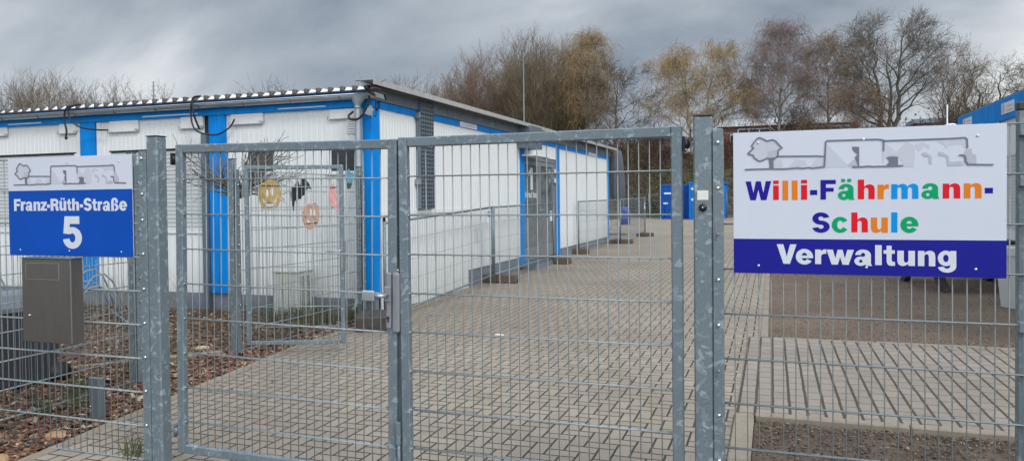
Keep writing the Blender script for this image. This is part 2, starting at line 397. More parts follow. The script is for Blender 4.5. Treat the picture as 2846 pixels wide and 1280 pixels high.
# ------------------------------------------------------------------ text
def _ring(cx,cz,ox,oz,ix,iz,a0,a1,n=None):
    n=n or max(6,int(abs(a1-a0)/11)); A=[R(a0+(a1-a0)*k/n) for k in range(n+1)]
    return ('S',[(cx+ox*math.cos(a),cz+oz*math.sin(a)) for a in A],[(cx+ix*math.cos(a),cz+iz*math.sin(a)) for a in A])
def _rc(a,b,c,d): return [(a,c),(b,c),(b,d),(a,d)]
_NA=[(1,0),(1,.62),(.985,.78),(.92,.91),(.80,.985),(.68,1.0),(.55,.97),(.45,.92),(.37,.84),(.37,.60),(.385,.69),(.43,.755),(.50,.775),(.575,.755),(.615,.69),(.63,.60),(.63,0)]
def _mp(P,f):
    return [('S',[f(p) for p in q[1]],[f(p) for p in q[2]]) if q[0]=='S' else [f(p) for p in q] for q in P]
_n=[_rc(0,.37,0,.985),_NA]
_a=[_ring(.49,.66,.44,.34,.12,.14,180,0),[(.61,.66),(.93,.66),(.93,.12),(1,0),(.66,0),(.61,.12)],_ring(.36,.28,.36,.285,.10,.095,0,360),[(.34,.47),(.63,.62),(.63,.36),(.44,.34)]]
HF={'i':[_rc(0,1,0,.745),_rc(0,1,.82,1)],'l':[_rc(0,1,0,1)],'-':[_rc(0,1,0,1)],
 'F':[_rc(0,.36,0,1),_rc(.3,1,.785,.999),_rc(.3,.86,.40,.60)],
 'W':[[(0,1),(.21,1),(.305,.38),(.405,1),(.595,1),(.695,.38),(.79,1),(1,1),(.815,0),(.60,0),(.5,.56),(.40,0),(.185,0)]],
 'w':[[(0,1),(.235,1),(.325,.42),(.41,1),(.59,1),(.675,.42),(.765,1),(1,1),(.81,0),(.585,0),(.5,.52),(.415,0),(.19,0)]],
 'V':[[(0,1),(.335,1),(.505,.37),(.675,1),(1,1),(.665,0),(.335,0)]],
 'n':_n,'h':[_rc(0,.37,0,1)]+_mp([_NA],lambda p:(p[0],p[1]*.755)),'u':_mp(_n,lambda p:(1-p[0],1-p[1])),
 'm':[_rc(0,.23,0,.985)]+_mp([_NA],lambda p:(.22+(p[0]-.37)/.63*.39,p[1]))+_mp([_NA],lambda p:(.61+(p[0]-.37)/.63*.39,p[1]*.9995)),
 'r':[_rc(0,.54,0,.98),[(.5,.5),(.5,.78),(.60,.92),(.78,1.0),(1,1.0),(1,.69),(.86,.71),(.68,.68),(.55,.58)]],
 'a':_a,'ä':_mp(_a,lambda p:(p[0],p[1]*.77))+[_rc(.2,.43,.85,1),_rc(.56,.79,.85,1)],
 'ü':_mp(_n,lambda p:(1-p[0],(1-p[1])*.77))+[_rc(.2,.43,.85,1),_rc(.57,.80,.85,1)],
 'e':[_ring(.5,.5,.5,.5,.17,.255,0,327),_rc(.25,.999,.41,.575)],'c':[_ring(.5,.5,.5,.5,.18,.27,32,328)],
 'S':[_ring(.5,.70,.49,.30,.15,.10,12,270),_ring(.5,.30,.50,.30,.16,.10,90,-168)],
 't':[_rc(0,.97,.60,.775),[(.26,1),(.70,1),(.70,.30),(.74,.22),(.82,.20),(.99,.205),(.99,.01),(.70,-.005),(.45,.02),(.31,.10),(.26,.24)]],
 'g':[_ring(.44,.65,.44,.35,.15,.17,0,360),_rc(.67,1,.27,.99),_ring(.5,.29,.5,.29,.17,.105,0,-170)],
 'z':[[(.03,1),(1,1),(1,.80),(.48,.235),(1,.235),(1,0),(0,0),(0,.2),(.50,.765),(.03,.765)]],
 'R':[_rc(0,.33,0,1),_rc(.3,.56,.79,.999),_rc(.3,.56,.40,.60),_ring(.55,.70,.41,.30,.12,.10,-90,90),[(.45,.5),(.78,.47),(.91,.36),(.95,.12),(1,0),(.67,0),(.62,.12),(.60,.32),(.45,.42)]],
 'ß':[_rc(0,.34,0,.72),_ring(.46,.72,.46,.28,.12,.11,180,-35),_ring(.54,.27,.46,.275,.13,.10,-105,100),_rc(.46,.66,.44,.60)],
 '5':[[(.11,1),(.88,1),(.88,.765),(.38,.765),(.35,.60),(.40,.52),(.345,.445),(.03,.475)],_ring(.5,.335,.5,.335,.16,.14,128,-172)]}
def put_glyph(mb,ch,x0,x1,z0,z1,y,mi=0,off=.03,th=.0012,axis='Y',sgn=1):
    mk=(lambda p,t:(x0+p[0]*(x1-x0),t,z0+p[1]*(z1-z0))) if axis=='Y' else (lambda p,t:(t,x0+p[0]*(x1-x0),z0+p[1]*(z1-z0)))
    if ch=='1': pc=[_rc(.45,1,0,1),[(0,.62),(0,.80),(.5,.98),(.5,.70)]]
    elif ch in HF: pc=HF[ch]
    else: return
    for k,q in enumerate(pc):
        yy=y-.00005*k*sgn
        if q[0]=='S':
            O,I=q[1],q[2]; n=len(O); vs=[mk(p,yy) for p in O]+[mk(p,yy) for p in I]+[mk(p,yy+th*sgn) for p in O]+[mk(p,yy+th*sgn) for p in I]
            fs=[]
            for i in range(n-1): fs+=[(i,i+1,n+i+1,n+i),(2*n+i,3*n+i,3*n+i+1,2*n+i+1),(i,2*n+i,2*n+i+1,i+1),(n+i,n+i+1,3*n+i+1,3*n+i)]
            fs+=[(0,n,3*n,2*n),(n-1,3*n-1,4*n-1,2*n-1)]
            mb.add(vs,fs,mi)
        else:
            n=len(q); vs=[mk(p,yy) for p in q]+[mk(p,yy+th*sgn) for p in q]
            mb.add(vs,[tuple(range(n)),tuple(range(n,2*n))[::-1]]+[(i,(i+1)%n,(i+1)%n+n,i+n) for i in range(n)],mi)
def stroke(mb,pts,w,y,mi=0,th=.0012):
    P=[Vector((a,b)) for a,b in pts]; n=len(P); Lf=[];Rt=[]
    for i in range(n):
        d1=(P[i]-P[i-1]).normalized() if i else (P[1]-P[0]).normalized()
        d2=(P[i+1]-P[i]).normalized() if i<n-1 else d1
        t=(d1+d2); t=t.normalized() if t.length>1e-6 else d1
        nrm=Vector((-t.y,t.x)); k=min(1.6,1/max(.5,nrm.dot(Vector((-d1.y,d1.x)))))
        Lf.append(P[i]+nrm*w/2*k); Rt.append(P[i]-nrm*w/2*k)
    for i in range(n-1):
        mb.prism([tuple(Lf[i]),tuple(Lf[i+1]),tuple(Rt[i+1]),tuple(Rt[i])],y,y+th,mi)

# ================================================================== SETTING
# ground base
def sheet(name,xs,ys,m,dz,label=None,kind='structure',extra=None):
    mb=MB(); vs=[]
    for y in ys:
        for x in xs:
            z=gz(y)+dz
            vs.append((x,y,z))
    nx=len(xs); fs=[(j*nx+i,j*nx+i+1,(j+1)*nx+i+1,(j+1)*nx+i) for j in range(len(ys)-1) for i in range(nx-1)]
    mb.add(vs,fs); o=mb.build(name,m,fixn=False); o['kind']=kind
    if label: o['label']=label
    return o
sheet('ground',[-400,-60,-20,0,20,60,400],[-60,-5,0,9,30,60,61,150,600],M['earth'],-.02,'brown earth lying under the whole yard')
# paving polygon strips (left edge follows the mulch bed)
def strip(name,rows,m,dz,label):
    mb=MB(); vs=[]; fs=[]
    for (y,a,b) in rows: vs+= [(a,y,gz(y)+dz),(b,y,gz(y)+dz)]
    for i in range(len(rows)-1): fs.append((2*i,2*i+1,2*i+3,2*i+2))
    mb.add(vs,fs); o=mb.build(name,m,fixn=False); o['kind']='structure'; o['label']=label; return o
strip('paved_path',[(-3,-3.9,-.26),(1.5,-4.0,-.26),(3.4,-4.2,-.26),(4.4,-4.36,-.26),(5.35,-4.5,-.26),(5.48,-4.52,-.26),(5.4801,-4.52,-.255),(6.75,-4.7,-.12),(8.7,-4.72,-.12),(8.72,-4.97,-.12),(9,-4.97,-.12),(23.6,-4.97,-.12),(23.62,-12,-.12),(27.6,-12,-.12)],M['herring'],0.,'path of beige herringbone block paving running past the container building')
strip('paved_crosspath',[(5.49,-.255,9),(8.55,-.255,9)],M['stack'],.004,'crossing path of block paving laid in straight rows behind the right fence')
strip('gravel_yard',[(8.6,-.06,14),(9,-.06,14),(27.6,-.06,14)],M['gravel'],-.004,'brown gravel yard right of the paved path')
strip('sandy_yard',[(27.6,-30,30),(46.5,-30,30)],M['sand'],.0,'pale sandy yard in front of the embankment')
strip('mulch_bed_ground',[(-3,-14,-3.9),(1.5,-14,-4.0),(3.4,-14,-4.2),(4.4,-14,-4.36),(5.35,-14,-4.5),(6.75,-14,-4.7),(8.7,-14,-4.72)],M['mulch'],-.006,'dark soil of the mulch bed at the left')
strip('mulch_strip_ground',[(-3,-.12,9),(5.36,-.12,9)],M['mulch'],-.01,'dark soil of the planting strip under the right fence')

# kerbs
def kerb(name,label,pts,w,h):
    mb=MB(); cat='kerb'
    for (p,q) in zip(pts[:-1],pts[1:]):
        p=Vector(p);q=Vector(q); d=(q-p); Ls=d.length; d.normalize(); nn=Vector((-d.y,d.x)); k=max(1,round(Ls/1.0)); st=Ls/k
        for i in range(k):
            a=p+d*(i*st+.003); ang=math.atan2(d.y,d.x)
            Mx=Matrix.Translation((a.x,a.y,gz(a.y)))@Matrix.Rotation(ang,4,'Z')@Matrix.Rotation(random.gauss(0,.002),4,'X')
            mb.bbox(0,st-.006,-w/2,w/2,-.1,h+random.uniform(-.003,.003),.008,M=Mx)
    o=mb.build(name,M['curb']); tag(o,label,cat); return o
kerb('kerb','flat concrete kerb between herringbone path and mulch bed at the left',[(-3.97,1.0),(-4.24,3.4),(-4.4,4.4),(-4.54,5.35),(-4.76,6.8),(-4.77,8.5)],.08,.012)
kerb('kerb','long concrete kerb edging the brown gravel yard beside the path',[(-.09,8.6),(-.09,27.5)],.08,.014)
kerb('kerb','raised kerb in front of the row paving, behind the right fence',[(-.12,5.435),(8.5,5.435)],.09,.035)
kerb('kerb','short broad kerb at the right gate post beside the planting strip',[(-.19,.5),(-.19,5.475)],.13,.02)
kerb('kerb','narrow kerb edging the gravel yard along the crossing path',[(.0,8.585),(9,8.585)],.05,.01)
kerb('kerb','old grey edging stone crossing the mulch bed behind the wire fence',[(-6.3,5.0),(-5.26,6.21)],.06,.03)

# embankment
def bank_z(y):
    t=min(1,max(0,(y-46.)/(60.-46.))); return gz(46)+4.3*(t**1.0)
mb=MB(); ys=[46,47,48,50,52,54,56,58,60,64,75,100,160,400]; xs=list(range(-160,161,8)); vs=[]
for y in ys:
    for x in xs: vs.append((x,y,bank_z(y)-.05+(.25*math.sin(x*.9+y)*math.sin(y*.7) if 47<y<70 else 0)))
nx=len(xs); mb.add(vs,[(j*nx+i,j*nx+i+1,(j+1)*nx+i+1,(j+1)*nx+i) for j in range(len(ys)-1) for i in range(nx-1)],0,True)
o=mb.build('embankment',M['earth'],fixn=False); o['kind']='structure'; o['label']='overgrown embankment behind the school yard'

# ================================================================== FENCE MESH helper
def wire_mesh(x0,x1,zs,z0,z1,y,dx=.05,rv=.0026,rh=.0035,double=True,parent=None,name='wire_mesh',m='wire',sag=0,xoff=0):
    mb=MB(); n=int((x1-x0-.01)/dx); s0=x0+((x1-x0)-n*dx)/2+xoff
    for i in range(n+1):
        x=s0+i*dx+random.gauss(0,.0008); e=random.gauss(0,.0012)
        mb.tube([(x,y,z0),(x+e,y,(z0+z1)/2),(x,y,z1)],rv,6)
    for z in zs:
        for dy in ((-.007,.007) if double else (-.006,)):
            mb.tube([(x0,y+dy,z),((x0+x1)/2,y+dy,z+random.gauss(0,.0015)),(x1,y+dy,z)],rh,6)
    return mb.build(name,M[m],parent)

# ------------------------------------------------------------------ gate leaves
def leaf(label,x0,x1,tilt,group=None):
    w=x1-x0; t=thing('gate_leaf',label,'gate',(x0,3.48,0),0,'two leaves of the double gate')
    t.rotation_euler=(0,tilt,0)
    B,T=.08,1.862; fw=.05; d=.02
    MB().bbox(0,fw,-d,d,B,T,.005).build('stile',M['galv'],t)
    MB().bbox(w-fw,w,-d,d,B,T,.005).build('stile',M['galv'],t)
    MB().bbox(fw+.0005,w-fw-.0005,-d+.001,d-.001,T-fw,T-.001,.005).build('top_rail',M['galv'],t)
    MB().bbox(fw+.0005,w-fw-.0005,-d+.001,d-.001,B+.001,B+fw,.005).build('bottom_rail',M['galv'],t)
    mb=MB(); n=int(round((w-2*fw)/.05)); dx=(w-2*fw)/n
    for i in range(1,n):
        x=fw+i*dx; mb.tube([(x,0,B+fw-.005),(x+random.gauss(0,.0012),0,1.),(x,0,T-fw+.005)],.0026,6)
    for k in range(8):
        z=.262+.2*k
        for dy in (-.0075,.0075): mb.tube([(fw-.012,dy,z),(w/2,dy,z+random.gauss(0,.001)),(w-fw+.012,dy,z)],.0035,6)
        for xx in (fw-.004,w-fw+.004): mb.lathe([(.0,-.012),(.006,-.009),(.008,0),(.006,.009),(0,.012)],8,c=(xx,-.008,z),axis='X')
    mb.build('wire_mesh',M['wire'],t)
    return t
LL=leaf('left gate leaf of galvanised tube with wire mesh and a door handle',-3.27,-1.848,R(.75))
RL=leaf('wider right gate leaf of galvanised tube hung on the thick post beside the white sign',-1.814,-.384,R(-.05))
RL.location.z=-.012
# closing bar
MB().bbox(1.4225,1.4355,.004,.03,.1,1.83,.002).build('closing_bar',M['zinc'],LL)
# lock on left leaf right stile (local coordinates: x0=-3.27)
lx=lambda X:X+3.27
mb=MB()
mb.bbox(lx(-1.902),lx(-1.874),-.032,-.0205,.885,1.175,.012); 
pl=mb.build('lock_plate',M['lock'],LL)
mb=MB(); mb.bbox(lx(-1.908),lx(-1.872),-.042,-.033,1.025,1.105,.004); mb.build('rosette',M['lock'],pl)
hd=MB()
hd.tube([(lx(-1.888),-.04,1.062),(lx(-1.888),-.085,1.062),(lx(-1.895),-.096,1.062),(lx(-1.93),-.098,1.062)],[.011,.011,.011,.010],12)
hd.bbox(lx(-2.0),lx(-1.928),-.112,-.090,1.034,1.088,.006); hd.build('door_handle',M['zinc_bright'],LL)
mb=MB(); mb.lathe([(.008,0),(.008,.003)],12,c=(lx(-1.888),-.0355,.942),axis='Y'); mb.bbox(lx(-1.8915),lx(-1.8845),-.0355,-.0325,.918,.942,.002); mb.build('keyhole',M['black'],pl)
mb=MB(); mb.bbox(lx(-1.871),lx(-1.828),-.034,.012,.862,1.178,.012); mb.build('lock_case',M['lock_dark'],LL)
mb=MB(); mb.box(lx(-1.852),lx(-1.836),-.012,.0,1.1795,1.195); mb.lathe([(.004,-.003),(.004,0)],8,c=(lx(-1.844),-.013,1.187),axis='Y'); mb.build('latch_keep',M['bolt'],LL)
# drop bolt at foot of right leaf
mb=MB(); mb.tube([(-.012,-.03,.02),(-.012,-.03,.36)],.009,8); mb.bbox(-.024,-.001,-.042,-.0205,.28,.40,.004); mb.bbox(-.024,-.001,-.042,-.0205,.14,.18,.004); mb.build('drop_bolt',M['galv_small'],RL)
# hinges
def hinge(par,x,z):
    mb=MB(); mb.tube([(x-.02,0,z),(x+.02,0,z)],.009,8); mb.lathe([(.016,-.02),(.016,.02)],10,c=(x,0,z)); mb.bbox(x-.014,x-.004,-.02,.02,z-.035,z+.035,.003); mb.build('hinge',M['black'] if z>1 else M['galv_small'],par)
for z in (1.78,.2): hinge(RL,1.446,z); hinge(LL,-.022,z)

# ------------------------------------------------------------------ gate posts
def gpost(label,x0,x1,H,strip_side,bolts):
    t=thing('gate_post',label,'post',((x0+x1)/2,3.48,0)); w=(x1-x0)/2
    MB().bbox(-w,w,-.04,.04,-.3,H,.007).build('tube',M['galv_post'],t)
    MB().bbox(-w-.001,w+.001,-.041,.041,H+.0003,H+.006,.002).build('end_cap',M['cap'],t)
    s=strip_side; a,b=(w+.0015,w+.046) if s>0 else (-w-.056,-w-.0015)
    MB().bbox(a,b,-.042,-.036,.02,1.83,.002).build('clamp_strip',M['galv_post'],t)
    MB().bbox(a+(.002 if s>0 else 0),b,-.0355,-.012,.02,1.828,.002).build('clamp_channel',M['galv_small'],t)
    bx=(a+b)/2
    for z in bolts:
        mb=MB(); mb.lathe([(.0,-.0105),(.004,-.010),(.0078,-.007),(.0095,-.002),(.0095,0)],14,c=(bx,-.0422,z),axis='Y'); mb.build('bolt',M['bolt'],t)
    return t
PL=gpost('left gate post, square galvanised tube with bolted strip beside the street-name sign',-3.438,-3.358,1.912,-1,[1.787,1.58,1.43,1.232,1.028,.828,.628,.43,.23])
PR=gpost('right gate post, square galvanised tube with a black rubber stop and flat cap',-.334,-.251,1.888,1,[1.769,1.568,1.163,.962,.762-.2,.56-.2])
mb=MB(); mb.lathe([(.0,-.016),(.009,-.016),(.0105,-.011),(.0165,-.011),(.018,-.007),(.018,0)],24,c=(0,-.0405,1.482),axis='Y'); mb.build('rubber_stop',M['black'],PR)
mb=MB(); mb.lathe([(0,-.0185),(.003,-.018),(.0035,-.0162)],10,c=(0,-.0405,1.482),axis='Y'); mb.build('stop_screw',M['bolt'],PR)
for z in (1.366,.76):
    mb=MB(); mb.lathe([(.0,-.008),(.006,-.008),(.006,0)],6,c=(.065,-.0422,z),axis='Y'); mb.tube([(.055,-.044,z-.03),(.058,-.052,z),(.056,-.045,z+.045)],.0013,5); mb.build('tie_wire',M['lock_dark'],PR)
# plain sticker on the post
o=MB().bbox(-.024,.024,-.0412,-.0402,1.516,1.558,.0003).build('sticker',M['card_white'],PR); o['label']='small torn white paper sticker'

# ------------------------------------------------------------------ front fences
ZS=[.008+.2*k for k in range(10)]
def fence(label,x0,x1,tz,name='mesh_fence'):
    t=thing(name,label,'fence',(x0,3.48,0)); 
    wire_mesh(0,x1-x0,[z+tz for z in ZS],.0+tz,1.812+tz,0,parent=t)
    return t
FL=fence('double-rod wire mesh fence left of the gate carrying the blue street sign',-6.0,-3.46,.0)
FR=fence('double-rod wire mesh fence right of the gate carrying the big white school sign',-.235,3.42,.0)
def fpost(x,par):
    MB().bbox(x-.03,x+.03,.012,.052,-.2,1.86,.004).build('post',M['galv_small'],par)
    MB().bbox(x-.032,x+.032,.010,.054,1.8603,1.895,.006).build('post_cap',M['cap'],par)
    for z in (1.78,1.58,1.0,.38):
        mb=MB(); mb.bbox(x-.034,x+.006,-.022,.0118,z-.022,z+.022,.003); mb.build('fence_clip',M['galv_small'],par)
fpost(.955+.235,FR); fpost(3.3+.235,FR); fpost(.06,FL)

# fence running away from the front fence on the left (plane x = -5.06)
def side_fence(label,y0,y1,posts,H=1.83,xw=-5.06,turn=0):
    t=thing('mesh_fence',label,'fence',(xw,y0,0)); t.rotation_euler=(0,0,R(90-turn))
    wire_mesh(0,y1-y0,[z+.03 for z in ZS],.02,H+.02,0,parent=t,m='wire')
    for p in posts:
        x=p-y0
        MB().bbox(x-.03,x+.03,.012,.072,-.2,1.95,.004).build('post',M['galv_post'],t)
        MB().bbox(x-.031,x+.031,.011,.073,1.9503,1.96,.002).build('post_cap',M['cap'],t)
        mb=MB()
        mb.bbox(x-.03,x+.03,-.018,-.012,.02,H+.02,.001); mb.build('clamp_strip',M['galv_small'],t)
        for z in (1.7,1.5,1.3,1.1,.9,.7,.5,.3):
            mb=MB(); mb.lathe([(.0,-.02),(.006,-.018),(.007,0)],8,c=(x,-.018,z),axis='Y'); mb.build('bolt',M['bolt'],t)
    return t
F2=side_fence('short wire fence panel crossing behind the metal letterbox toward a square post',3.53,4.93,[4.95])
F3=side_fence('wire fence panel between open side gate and container corner, hung with paper cutouts',6.2,8.40,[6.2,8.42],turn=3.4)
# side gate leaf, open
g=thing('side_gate','small galvanised mesh gate standing open in front of the white container wall','gate',(-4.99,6.24,.0),R(22))
W=.98; B,T=.09,1.89
MB().bbox(0,.04,-.02,.02,B,T,.004).build('stile',M['galv_post'],g); MB().bbox(W-.04,W,-.02,.02,B,T,.004).build('stile',M['galv_post'],g)
MB().bbox(.0405,W-.0405,-.019,.019,T-.04,T-.001,.004).build('top_rail',M['galv_post'],g); MB().bbox(.0405,W-.0405,-.019,.019,B+.001,B+.04,.004).build('bottom_rail',M['galv_post'],g)
wire_mesh(.036,W-.036,[.27+.2*k for k in range(8)],B+.03,T-.03,0,dx=.05,parent=g)
mb=MB(); mb.bbox(W-.034,W-.008,-.030,-.0205,.83,1.11,.004); lp=mb.build('lock_plate',M['lock'],g)
mb=MB(); mb.bbox(W+.0005,W+.03,-.018,.018,.82,1.13,.004); mb.build('lock_case',M['lock_dark'],g)
mb=MB(); mb.tube([(W-.02,-.028,1.03),(W-.02,-.07,1.03),(W-.04,-.08,1.03),(W-.16,-.08,1.02)],.009,8); mb.build('door_handle',M['zinc_bright'],g)
for z in (.3,1.72):
    mb=MB(); mb.lathe([(.015,-.03),(.015,.03)],10,c=(-.03,0,z)); mb.tube([(-.06,0,z-.02),(0,0,z-.02)],.008,8); mb.tube([(-.06,0,z+.02),(0,0,z+.02)],.008,8); mb.build('hinge',M['lock'],g)

# ------------------------------------------------------------------ signs
CR=[(0.022,1.701),(0.024,1.727),(0.039,1.737),(0.026,1.752),(0.013,1.768),(0.001,1.773),(-0.022,1.768),(-0.038,1.778),(-0.053,1.784),(-0.063,1.779),(-0.076,1.763),(-0.085,1.75),(-0.077,1.739),(-0.099,1.719),(-0.099,1.714),(-0.08,1.709),(-0.073,1.695),(-0.054,1.682),(-0.038,1.686),(-0.022,1.694),(-0.013,1.692),(.012,1.693)]
ST=[CR+[(.022,1.701)],[(0.022,1.701),(0.161,1.698),(0.178,1.698),(0.209,1.695)],
 [(-0.114,1.647),(-0.015,1.648),(0.049,1.646),(0.1,1.649),(0.125,1.647),(0.145,1.650),(0.161,1.647),(0.208,1.651),(0.211,1.698),(0.214,1.757),(0.220,1.761),(0.356,1.761),(0.415,1.760),(0.432,1.757),(0.438,1.753),(0.688,1.754),(0.730,1.756),(0.737,1.750),(0.739,1.714)],
 [(0.435,1.753),(0.435,1.711)],[(0.317,1.648),(0.356,1.648),(0.377,1.650),(0.394,1.648),(0.448,1.648),(0.507,1.649)],
 [(0.709,1.686),(0.724,1.686),(0.731,1.679),(0.732,1.661),(0.740,1.648),(0.829,1.645)]]
FD=[[(-0.015,1.695),(0.012,1.692),(0.004,1.682),(0.006,1.648),(-0.011,1.647)],
 [(0.316,1.733),(0.341,1.732),(0.343,1.729),(0.343,1.65),(0.338,1.65),(0.327,1.69),(0.337,1.7),(0.32,1.718)],
 [(0.444,1.684),(0.459,1.688),(0.486,1.687),(0.489,1.683),(0.489,1.65),(0.451,1.651),(0.447,1.655),(0.456,1.666),(0.453,1.675)]]
GL=[[(-0.077,1.755),(-0.053,1.778),(-0.022,1.765),(0.001,1.769),(0.022,1.752),(0.035,1.737),(0.022,1.728),(0.019,1.694),(-0.022,1.695),(-0.054,1.684),(-0.094,1.719),(-0.075,1.74)],
 [(0.007,1.685),(0.037,1.691),(0.044,1.655),(0.008,1.658)],[(0.067,1.656),(0.096,1.689),(0.134,1.679),(0.138,1.66),(0.103,1.654)],
 [(0.158,1.657),(0.176,1.69),(0.205,1.684),(0.203,1.654)],[(0.216,1.752),(0.298,1.658),(0.317,1.648),(0.214,1.647)],
 [(0.441,1.745),(0.483,1.706),(0.521,1.748),(0.546,1.732),(0.552,1.697),(0.548,1.644),(0.511,1.645),(0.49,1.69),(0.444,1.69),(0.432,1.655),(0.429,1.701)],
 [(0.629,1.746),(0.731,1.748),(0.732,1.71),(0.722,1.728),(0.698,1.731),(0.669,1.723),(0.665,1.714),(0.657,1.728)],
 [(0.548,1.734),(0.58,1.744),(0.606,1.73),(0.602,1.716),(0.586,1.728),(0.568,1.706),(0.554,1.718)]]
GM=[[(-0.02,1.724),(0.019,1.731),(0.018,1.696),(-0.021,1.700)],[(0.298,1.656),(0.327,1.683),(0.338,1.65)],
 [(0.736,1.708),(0.753,1.713),(0.756,1.691),(0.77,1.684),(0.77,1.651),(0.742,1.652),(0.734,1.683),(0.724,1.69)],
 [(0.576,1.694),(0.58,1.702),(0.592,1.7),(0.612,1.684),(0.612,1.654),(0.603,1.654),(0.602,1.682),(0.584,1.685)],
 [(0.634,1.688),(0.637,1.702),(0.649,1.701),(0.673,1.683),(0.675,1.659),(0.716,1.663),(0.728,1.645),(0.669,1.644),(0.665,1.681)]]
YS=3.4525
def emblem(par,fx,fz,o3):
    """layers stand 1 mm proud of each other"""
    tr=lambda pts:[(fx(a)-o3[0],fz(b)-o3[2]) for a,b in pts]
    y=YS-o3[1]
    mb=MB()
    for p in GL: mb.prism(tr(p),y-.0008,y-.00002,0)
    for p in GM: mb.prism(tr(p),y-.0016,y-.0009,1)
    for p in FD: mb.prism(tr(p),y-.0024,y-.0017,2)
    for p in ST: stroke(mb,tr(p),.0062,y-.0032,2,.0007)
    return mb.build('emblem',[M['e_light'],M['e_mid'],M['e_dark']],par)
# big sign
o3=(.3555,3.455,1.5)
BS=thing('school_sign','large white school sign with rainbow coloured letters and navy band on the right fence','sign',o3)
MB().bbox(-.1625-o3[0],.8755-o3[0],-.0025,.001,1.194-o3[2],1.8075-o3[2],.0006).build('panel',M['signwhite'],BS)
MB().box(-.1622-o3[0],.8752-o3[0],-.0034,-.0026,1.1945-o3[2],1.3445-o3[2]).build('navy_band',M['sign_navy'],BS)
emblem(BS,lambda a:a,lambda b:b,o3)
LT=[('W',-0.111,-0.005,1.513,1.595),('i',0.003,0.026,1.513,1.597),('l',0.041,0.064,1.512,1.596),('l',0.079,0.102,1.513,1.596),('i',0.116,0.14,1.513,1.598),('-',0.152,0.18,1.533,1.554),('F',0.193,0.253,1.513,1.596),('ä',0.261,0.326,1.511,1.599),('h',0.338,0.402,1.513,1.595),('r',0.413,0.455,1.513,1.574),('m',0.464,0.564,1.513,1.575),('a',0.575,0.64,1.512,1.576),('n',0.652,0.714,1.513,1.574),('n',0.727,0.789,1.513,1.574),('-',0.8,0.828,1.532,1.554),('S',0.16,0.229,1.372,1.459),('c',0.237,0.303,1.372,1.44),('h',0.313,0.376,1.375,1.458),('u',0.388,0.451,1.373,1.437),('l',0.464,0.487,1.375,1.458),('e',0.498,0.564,1.373,1.44)]
CI=[0,1,2,2,1,0,0,3,1,2,4,3,1,2,0, 0,3,1,2,4,3]
OFF=.045
LM=['l_navy','l_red','l_orange','l_green','l_cyan']
for (ch,a,b_,c,d),ci in zip(LT,CI):
    mb=MB(); put_glyph(mb,ch,a-o3[0],b_-o3[0],c-o3[2],d-o3[2],-.0036,0,OFF); mb.build('letter',M[LM[ci]],BS)
VT=[('V',0.017,0.097,1.238,1.322),('e',0.094,0.163,1.236,1.303),('r',0.171,0.215,1.239,1.302),('w',0.216,0.322,1.238,1.301),('a',0.324,0.392,1.235,1.303),('l',0.403,0.428,1.239,1.322),('t',0.435,0.478,1.237,1.32),('u',0.486,0.551,1.237,1.3),('n',0.562,0.625,1.238,1.301),('g',0.634,0.7,1.213,1.302)]
for ch,a,b_,c,d in VT: mb=MB(); put_glyph(mb,ch,a-o3[0],b_-o3[0],c-o3[2],d-o3[2],-.0048,0,OFF); mb.build('white_letter',M['letter_white'],BS)
def screws(par,o3,pts):
    for x,z in pts:
        mb=MB(); mb.lathe([(0,-.0035),(.0035,-.003),(.0055,-.001),(.0055,0)],12,c=(x-o3[0],-.0036,z-o3[2]),axis='Y'); mb.build('screw',M['screw'],par)
        mb=MB(); mb.lathe([(.0018,-.0006),(.0018,0)],8,c=(x-o3[0],-.0072,z-o3[2]),axis='Y'); mb.build('screw_socket',M['cap'],par.children[-1] if par.children[-1].name.startswith('screw') else par)
screws(BS,o3,[(-.059,1.762),(.359,1.762),(.775,1.762),(-.058,1.228),(.37,1.228),(.769,1.229)])
# street sign
o3=(-4.057,3.455,1.5)
SS=thing('street_sign','blue street-name sign with house number five above the metal letterbox','sign',o3)
MB().bbox(-4.558-o3[0],-3.556-o3[0],-.0025,.001,1.2115-o3[2],1.8155-o3[2],.0006).build('panel',M['signwhite'],SS)
MB().box(-4.5578-o3[0],-3.5562-o3[0],-.0034,-.0026,1.2118-o3[2],1.612-o3[2]).build('blue_field',M['sign_blue'],SS)
emblem(SS,lambda a:-4.510+(a+.114)*(.910/.943),lambda b:1.648+(b-1.6455)*.97,o3)
T5=[('F',-4.51,-4.454,1.486,1.561),('r',-4.452,-4.413,1.487,1.546),('a',-4.411,-4.353,1.486,1.545),('n',-4.344,-4.289,1.486,1.544),('z',-4.285,-4.233,1.487,1.542),('-',-4.231,-4.207,1.505,1.525),('R',-4.201,-4.134,1.486,1.56),('ü',-4.128,-4.074,1.485,1.564),('t',-4.068,-4.032,1.486,1.556),('h',-4.025,-3.971,1.486,1.56),('-',-3.964,-3.939,1.505,1.524),('S',-3.933,-3.87,1.484,1.562),('t',-3.867,-3.828,1.485,1.555),('r',-3.822,-3.788,1.485,1.541),('a',-3.783,-3.725,1.483,1.542),('ß',-3.717,-3.661,1.483,1.561),('e',-3.656,-3.597,1.483,1.542),('5',-4.106,-3.953,1.254,1.452)]
for ch,a,b_,c,d in T5: mb=MB(); put_glyph(mb,ch,a-o3[0],b_-o3[0],c-o3[2],d-o3[2],-.0048,0,OFF); mb.build('white_letter',M['letter_white'],SS)
screws(SS,o3,[(-4.06,1.778),(-3.65,1.776),(-4.466,1.243),(-4.058,1.241),(-3.648,1.24)])

